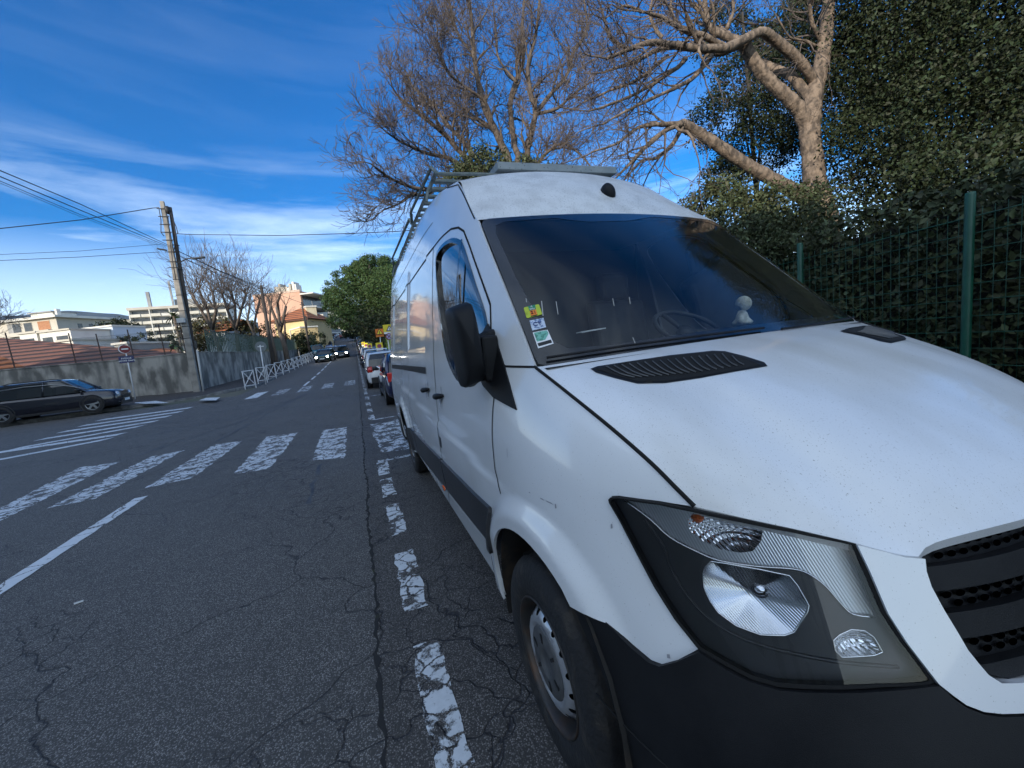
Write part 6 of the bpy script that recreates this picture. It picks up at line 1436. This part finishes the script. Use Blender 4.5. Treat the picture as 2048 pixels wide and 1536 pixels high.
c=at(778,658,20); mb=MB(); mb.obox(c,(.28,0,0),(0,.01,0),(0,0,.23)); pn=mb.o('panel',YEL,sg); mb=MB(); trif(mb,c+Vector((.02,-.015,.0)),.20,.01); tr=mb.o('triangle',BLS,pn); mb=MB(); trif(mb,c+Vector((.02,-.028,-.0)),.13,.01); mb.o('triangle_field',WHS,tr); mb=MB(); mb.obox(c+Vector((.02,-.045,.0)),(.012,0,0),(0,.004,0),(0,0,.05)); mb.o('exclamation_mark',BLS,tr); mb=MB(); mb.obox(c+Vector((0,-.012,-.19)),(.26,0,0),(0,.003,0),(0,0,.05)); mb.o('text_strip',WHS,pn)
c=at(778,673,19.95); mb=MB(); disc(mb,c,(0,-1,0),.17,.01); pn=mb.o('no_parking_disc',REDS,sg); mb=MB(); disc(mb,c+Vector((0,-.012,0)),(0,-1,0),.125,.005); mb.o('disc_field',mat('sign lilac blue',(.35,.35,.6),.5),pn); mb=MB()
for s_ in (1,-1): mb.obox(c+Vector((0,-.022,0)),(.085,0,.085*s_),(0,.003,0),(-.012*s_,0,.012))
mb.o('cross',REDS,pn)
for i,(px,py,D,l) in enumerate([(759,694,24,'largest yellow and white no parking board, under the orange triangle'),(739.5,694,31,'second yellow and white no parking board from the van'),(732,692,35,'third small yellow and white no parking board from the van'),(727,689,42,'farthest tiny yellow and white no parking board by the hedge end')]):
    c=at(px,py,D); w=.20 if i==0 else .18; sg=thing('parking_ban_board',l,'road sign',(c.x,c.y,g(c.y)+.13),'temporary no parking boards along the hedge'); mb=MB(); mb.tube([(c.x,c.y+.05,g(c.y)+.13),(c.x,c.y+.05,c.z)],.02,5); mb.o('stake',SGW,sg)
    mb=MB(); mb.obox(c,(w,0,0),(0,.01,0),(0,0,.27)); b_=mb.o('board',YEL,sg); mb=MB(); mb.obox(c+Vector((0,-.013,-.16)),(w*.98,0,0),(0,.003,0),(0,0,.105)); mb.o('text_field',WHS,b_); mb=MB(); disc(mb,c+Vector((0,-.012,.06)),(0,-1,0),w*.62,.006,0,20); mb.o('ban_disc',mat('ban disc',(.28,.06,.12),.5),b_)
# white cross barriers along the left kerb
BARW=mat('white barrier paint',(.62,.63,.64),.5,c2=(.5,.5,.5),scale=20)
def barrier():
    t=thing('cross_barrier','','barrier',(0,0,0)); r=.028
    for y in (-.30,.30): mb=MB(); mb.tube([(0,y,0),(0,y,1.0)],r,6); mb.o('upright',BARW,t)
    for z in (.18,.98): mb=MB(); mb.tube([(0,-.33,z),(0,.33,z)],r,6); mb.o('rail',BARW,t)
    mb=MB(); mb.tube([(0,-.30,.18),(0,.30,.98)],r*.8,5); mb.tube([(0,.30,.18),(0,-.30,.98)],r*.8,5); mb.lathe([(0,.02),(.07,.018),(.08,0)],(0,0,.58),(1,0,0),10); mb.o('cross',BARW,t); return t
ys=[28.0,30.7,33.4,36.2,39.2,42.6,45.8,49.0,52.4,54.2,56.0,57.8,59.6,63.5,65.5]
nm=['nearest','second','third','fourth','fifth','sixth','seventh','eighth','ninth','tenth','eleventh','twelfth','farthest']
proto=barrier()
bpx=[(491,779.5),(517,768),(537,759.5),(553,752),(566,747),(578,742),(586.5,737.5),(595,733.5),(603,730),(608,727.5),(613,725),(618,723),(624,720.5)]
ys=ys[:13]
for i,y in enumerate(ys):
    q=onroad(bpx[i][0],bpx[i][1],.12) if i<len(bpx) else Vector((-7.6,y,0)); x,y=q.x+.2,q.y+.25; brz=-.75
    l=f'{nm[i]} white cross barrier of the row along the left kerb, counted from the crossing'
    if i==0: proto.location=(x,y,g(y)+.12); proto.rotation_euler=(0,0,brz); proto['label']=l; proto['group']='white cross barriers along the left kerb'; 
    else: o=dup(proto,(x,y,g(y)+.12),brz,l,'white cross barriers along the left kerb')
# ================= small things on the van =================
def stick(name,P,m,par,off=.003): return pxpanel(name,WB,P,m,par,off=off,h=8)
z9=lambda L_:[(1020+x/12.8,590+y/12.8) for x,y in L_]
st=tag(stick('windscreen_sticker',z9([(350,350),(370,330),(720,252),(745,265),(822,490),(805,515),(455,605),(420,592)]),mat('sticker lime',(.42,.50,.03),.5),None),'lime sticker with a green top and orange 21, topmost on the windscreen','sticker')
stick('sticker_top',z9([(455,310),(640,268),(665,385),(500,425)]),mat('sticker green',(.01,.20,.10),.5),st,.004)
stick('sticker_base',z9([(500,428),(665,388),(700,520),(540,565)]),mat('sticker orange',(.75,.22,.02),.5),st,.004)
stick('sticker_bar',z9([(535,555),(700,517),(705,535),(545,575)]),BLS,st,.0045)
def wtxt(s,pxy,size,m,par):
    r=ph(*pxy,WB); n=r[1] if r[1].dot(Vector(ray(*pxy)))<0 else -r[1]; up=(Vector((0,0,1))-n*n.z).normalized(); return txt(s,size,m,par,r[0]+n*.005,n,up)
wtxt('21',z9([(600,475)])[0],.022,REDS,st); wtxt('A',z9([(548,322)])[0],.012,WHS,st); wtxt('2021',z9([(570,385)])[0],.011,WHS,st)
st=tag(stick('windscreen_sticker',z9([(498,672),(855,598),(925,838),(572,925)]),mat('sticker pale',(.50,.56,.66),.6,c2=(.12,.18,.32),scale=70,lo=.52,hi=.6),None),'pale blue-white handwritten sticker, middle one of the three on the windscreen','sticker'); wtxt('CT',z9([(700,765)])[0],.026,mat('ink blue',(.06,.10,.25),.6),st)
st=tag(stick('windscreen_sticker',z9([(580,975),(960,903),(1118,1260),(720,1383)]),WHS,None),'white bordered green insurance sticker, lowest of the three on the windscreen','sticker')
stick('sticker_field',z9([(610,985),(945,920),(985,1010),(900,1165),(690,1212)]),mat('sticker mint',(.16,.42,.33),.6,c2=(.06,.22,.16),scale=80,lo=.5,hi=.6),st,.004)
stick('sticker_bar',z9([(700,1255),(1045,1160),(1080,1235),(735,1335)]),BLS,st,.004)
# figurine on the dashboard, paper and tray
p=at(1487,607,0); d=ray(1487,607); t_=(1.20-C0[1])/d[1]; p=Vector(C0+d*t_)
fg=thing('dashboard_figurine','small white figurine with a round head standing on the van dashboard','figurine',(p.x,p.y,p.z-.09)); FW=mat('white plush',(.72,.70,.60),.8,c2=(.55,.52,.42),scale=60,bump=.4,bscale=90)
mb=MB(); mb.lathe([(0,.036)]+[(.036*math.sin(a),.036*math.cos(a)) for a in np.linspace(.2,2.95,10)]+[(0,-.036)],p,(0,0,1),20); mb.o('head',FW,fg,True)
mb=MB(); mb.lathe([(.014,-.03),(.022,-.045),(.030,-.07),(.046,-.088),(.040,-.098),(0,-.10)],p+Vector((-.008,.004,0)),(0,0,1),18); mb.tube([p+Vector((-.02,-.01,-.06)),p+Vector((-.055,-.02,-.088))],[.02,.014],8); mb.o('body',FW,fg,True)
d=ray(1182,661); t_=(1.14-C0[1])/d[1]; p=Vector(C0+d*t_)
mb=MB(); mb.obox(p,(.055,0,.003),(0,.02,0),(0,0,.002)); o=mb.o('paper_slip',WHS); tag(o,'white slip of paper lying on the van dashboard','paper')
for L_,w in (([(1083,602),(1086,633)],.0022),([(1112,603),(1117,632)],.0022),([(1225,598),(1227,612)],.0014),([(1258,595),(1260,608)],.0014),([(1265,675),(1270,688)],.0014)):
    pass
BD=mat('bird dropping',(.34,.34,.32),.8)
for x0,y0,x1,y1,w in ((1083,603,1086,633,1.0),(1112,604,1116,630,.8),(1225,598,1228,613,.7),(1258,595,1260,609,.7),(1265,676,1270,688,.8),(1052,598,1053,606,.8)):
    o=stick('dropping',[(x0-w,y0),(x0+w,y0),(x1+w,y1),(x1-w,y1)],BD,wscr)
# ================= air =================
mb=MB(); mb.box((-9500,-120,-420),(3500,13500,1900))
hz=mb.o('haze',None); hz.data.materials.clear()
m=bpy.data.materials.new('haze air'); m.use_nodes=True; nt=m.node_tree; nt.nodes.clear(); pv=nt.nodes.new('ShaderNodeVolumePrincipled'); out=nt.nodes.new('ShaderNodeOutputMaterial')
pv.inputs['Color'].default_value=(.40,.62,1,1); pv.inputs['Density'].default_value=.000022; pv.inputs['Anisotropy'].default_value=.0; nt.links.new(pv.outputs[0],out.inputs['Volume'])
hz.data.materials.append(m); hz['kind']='stuff'
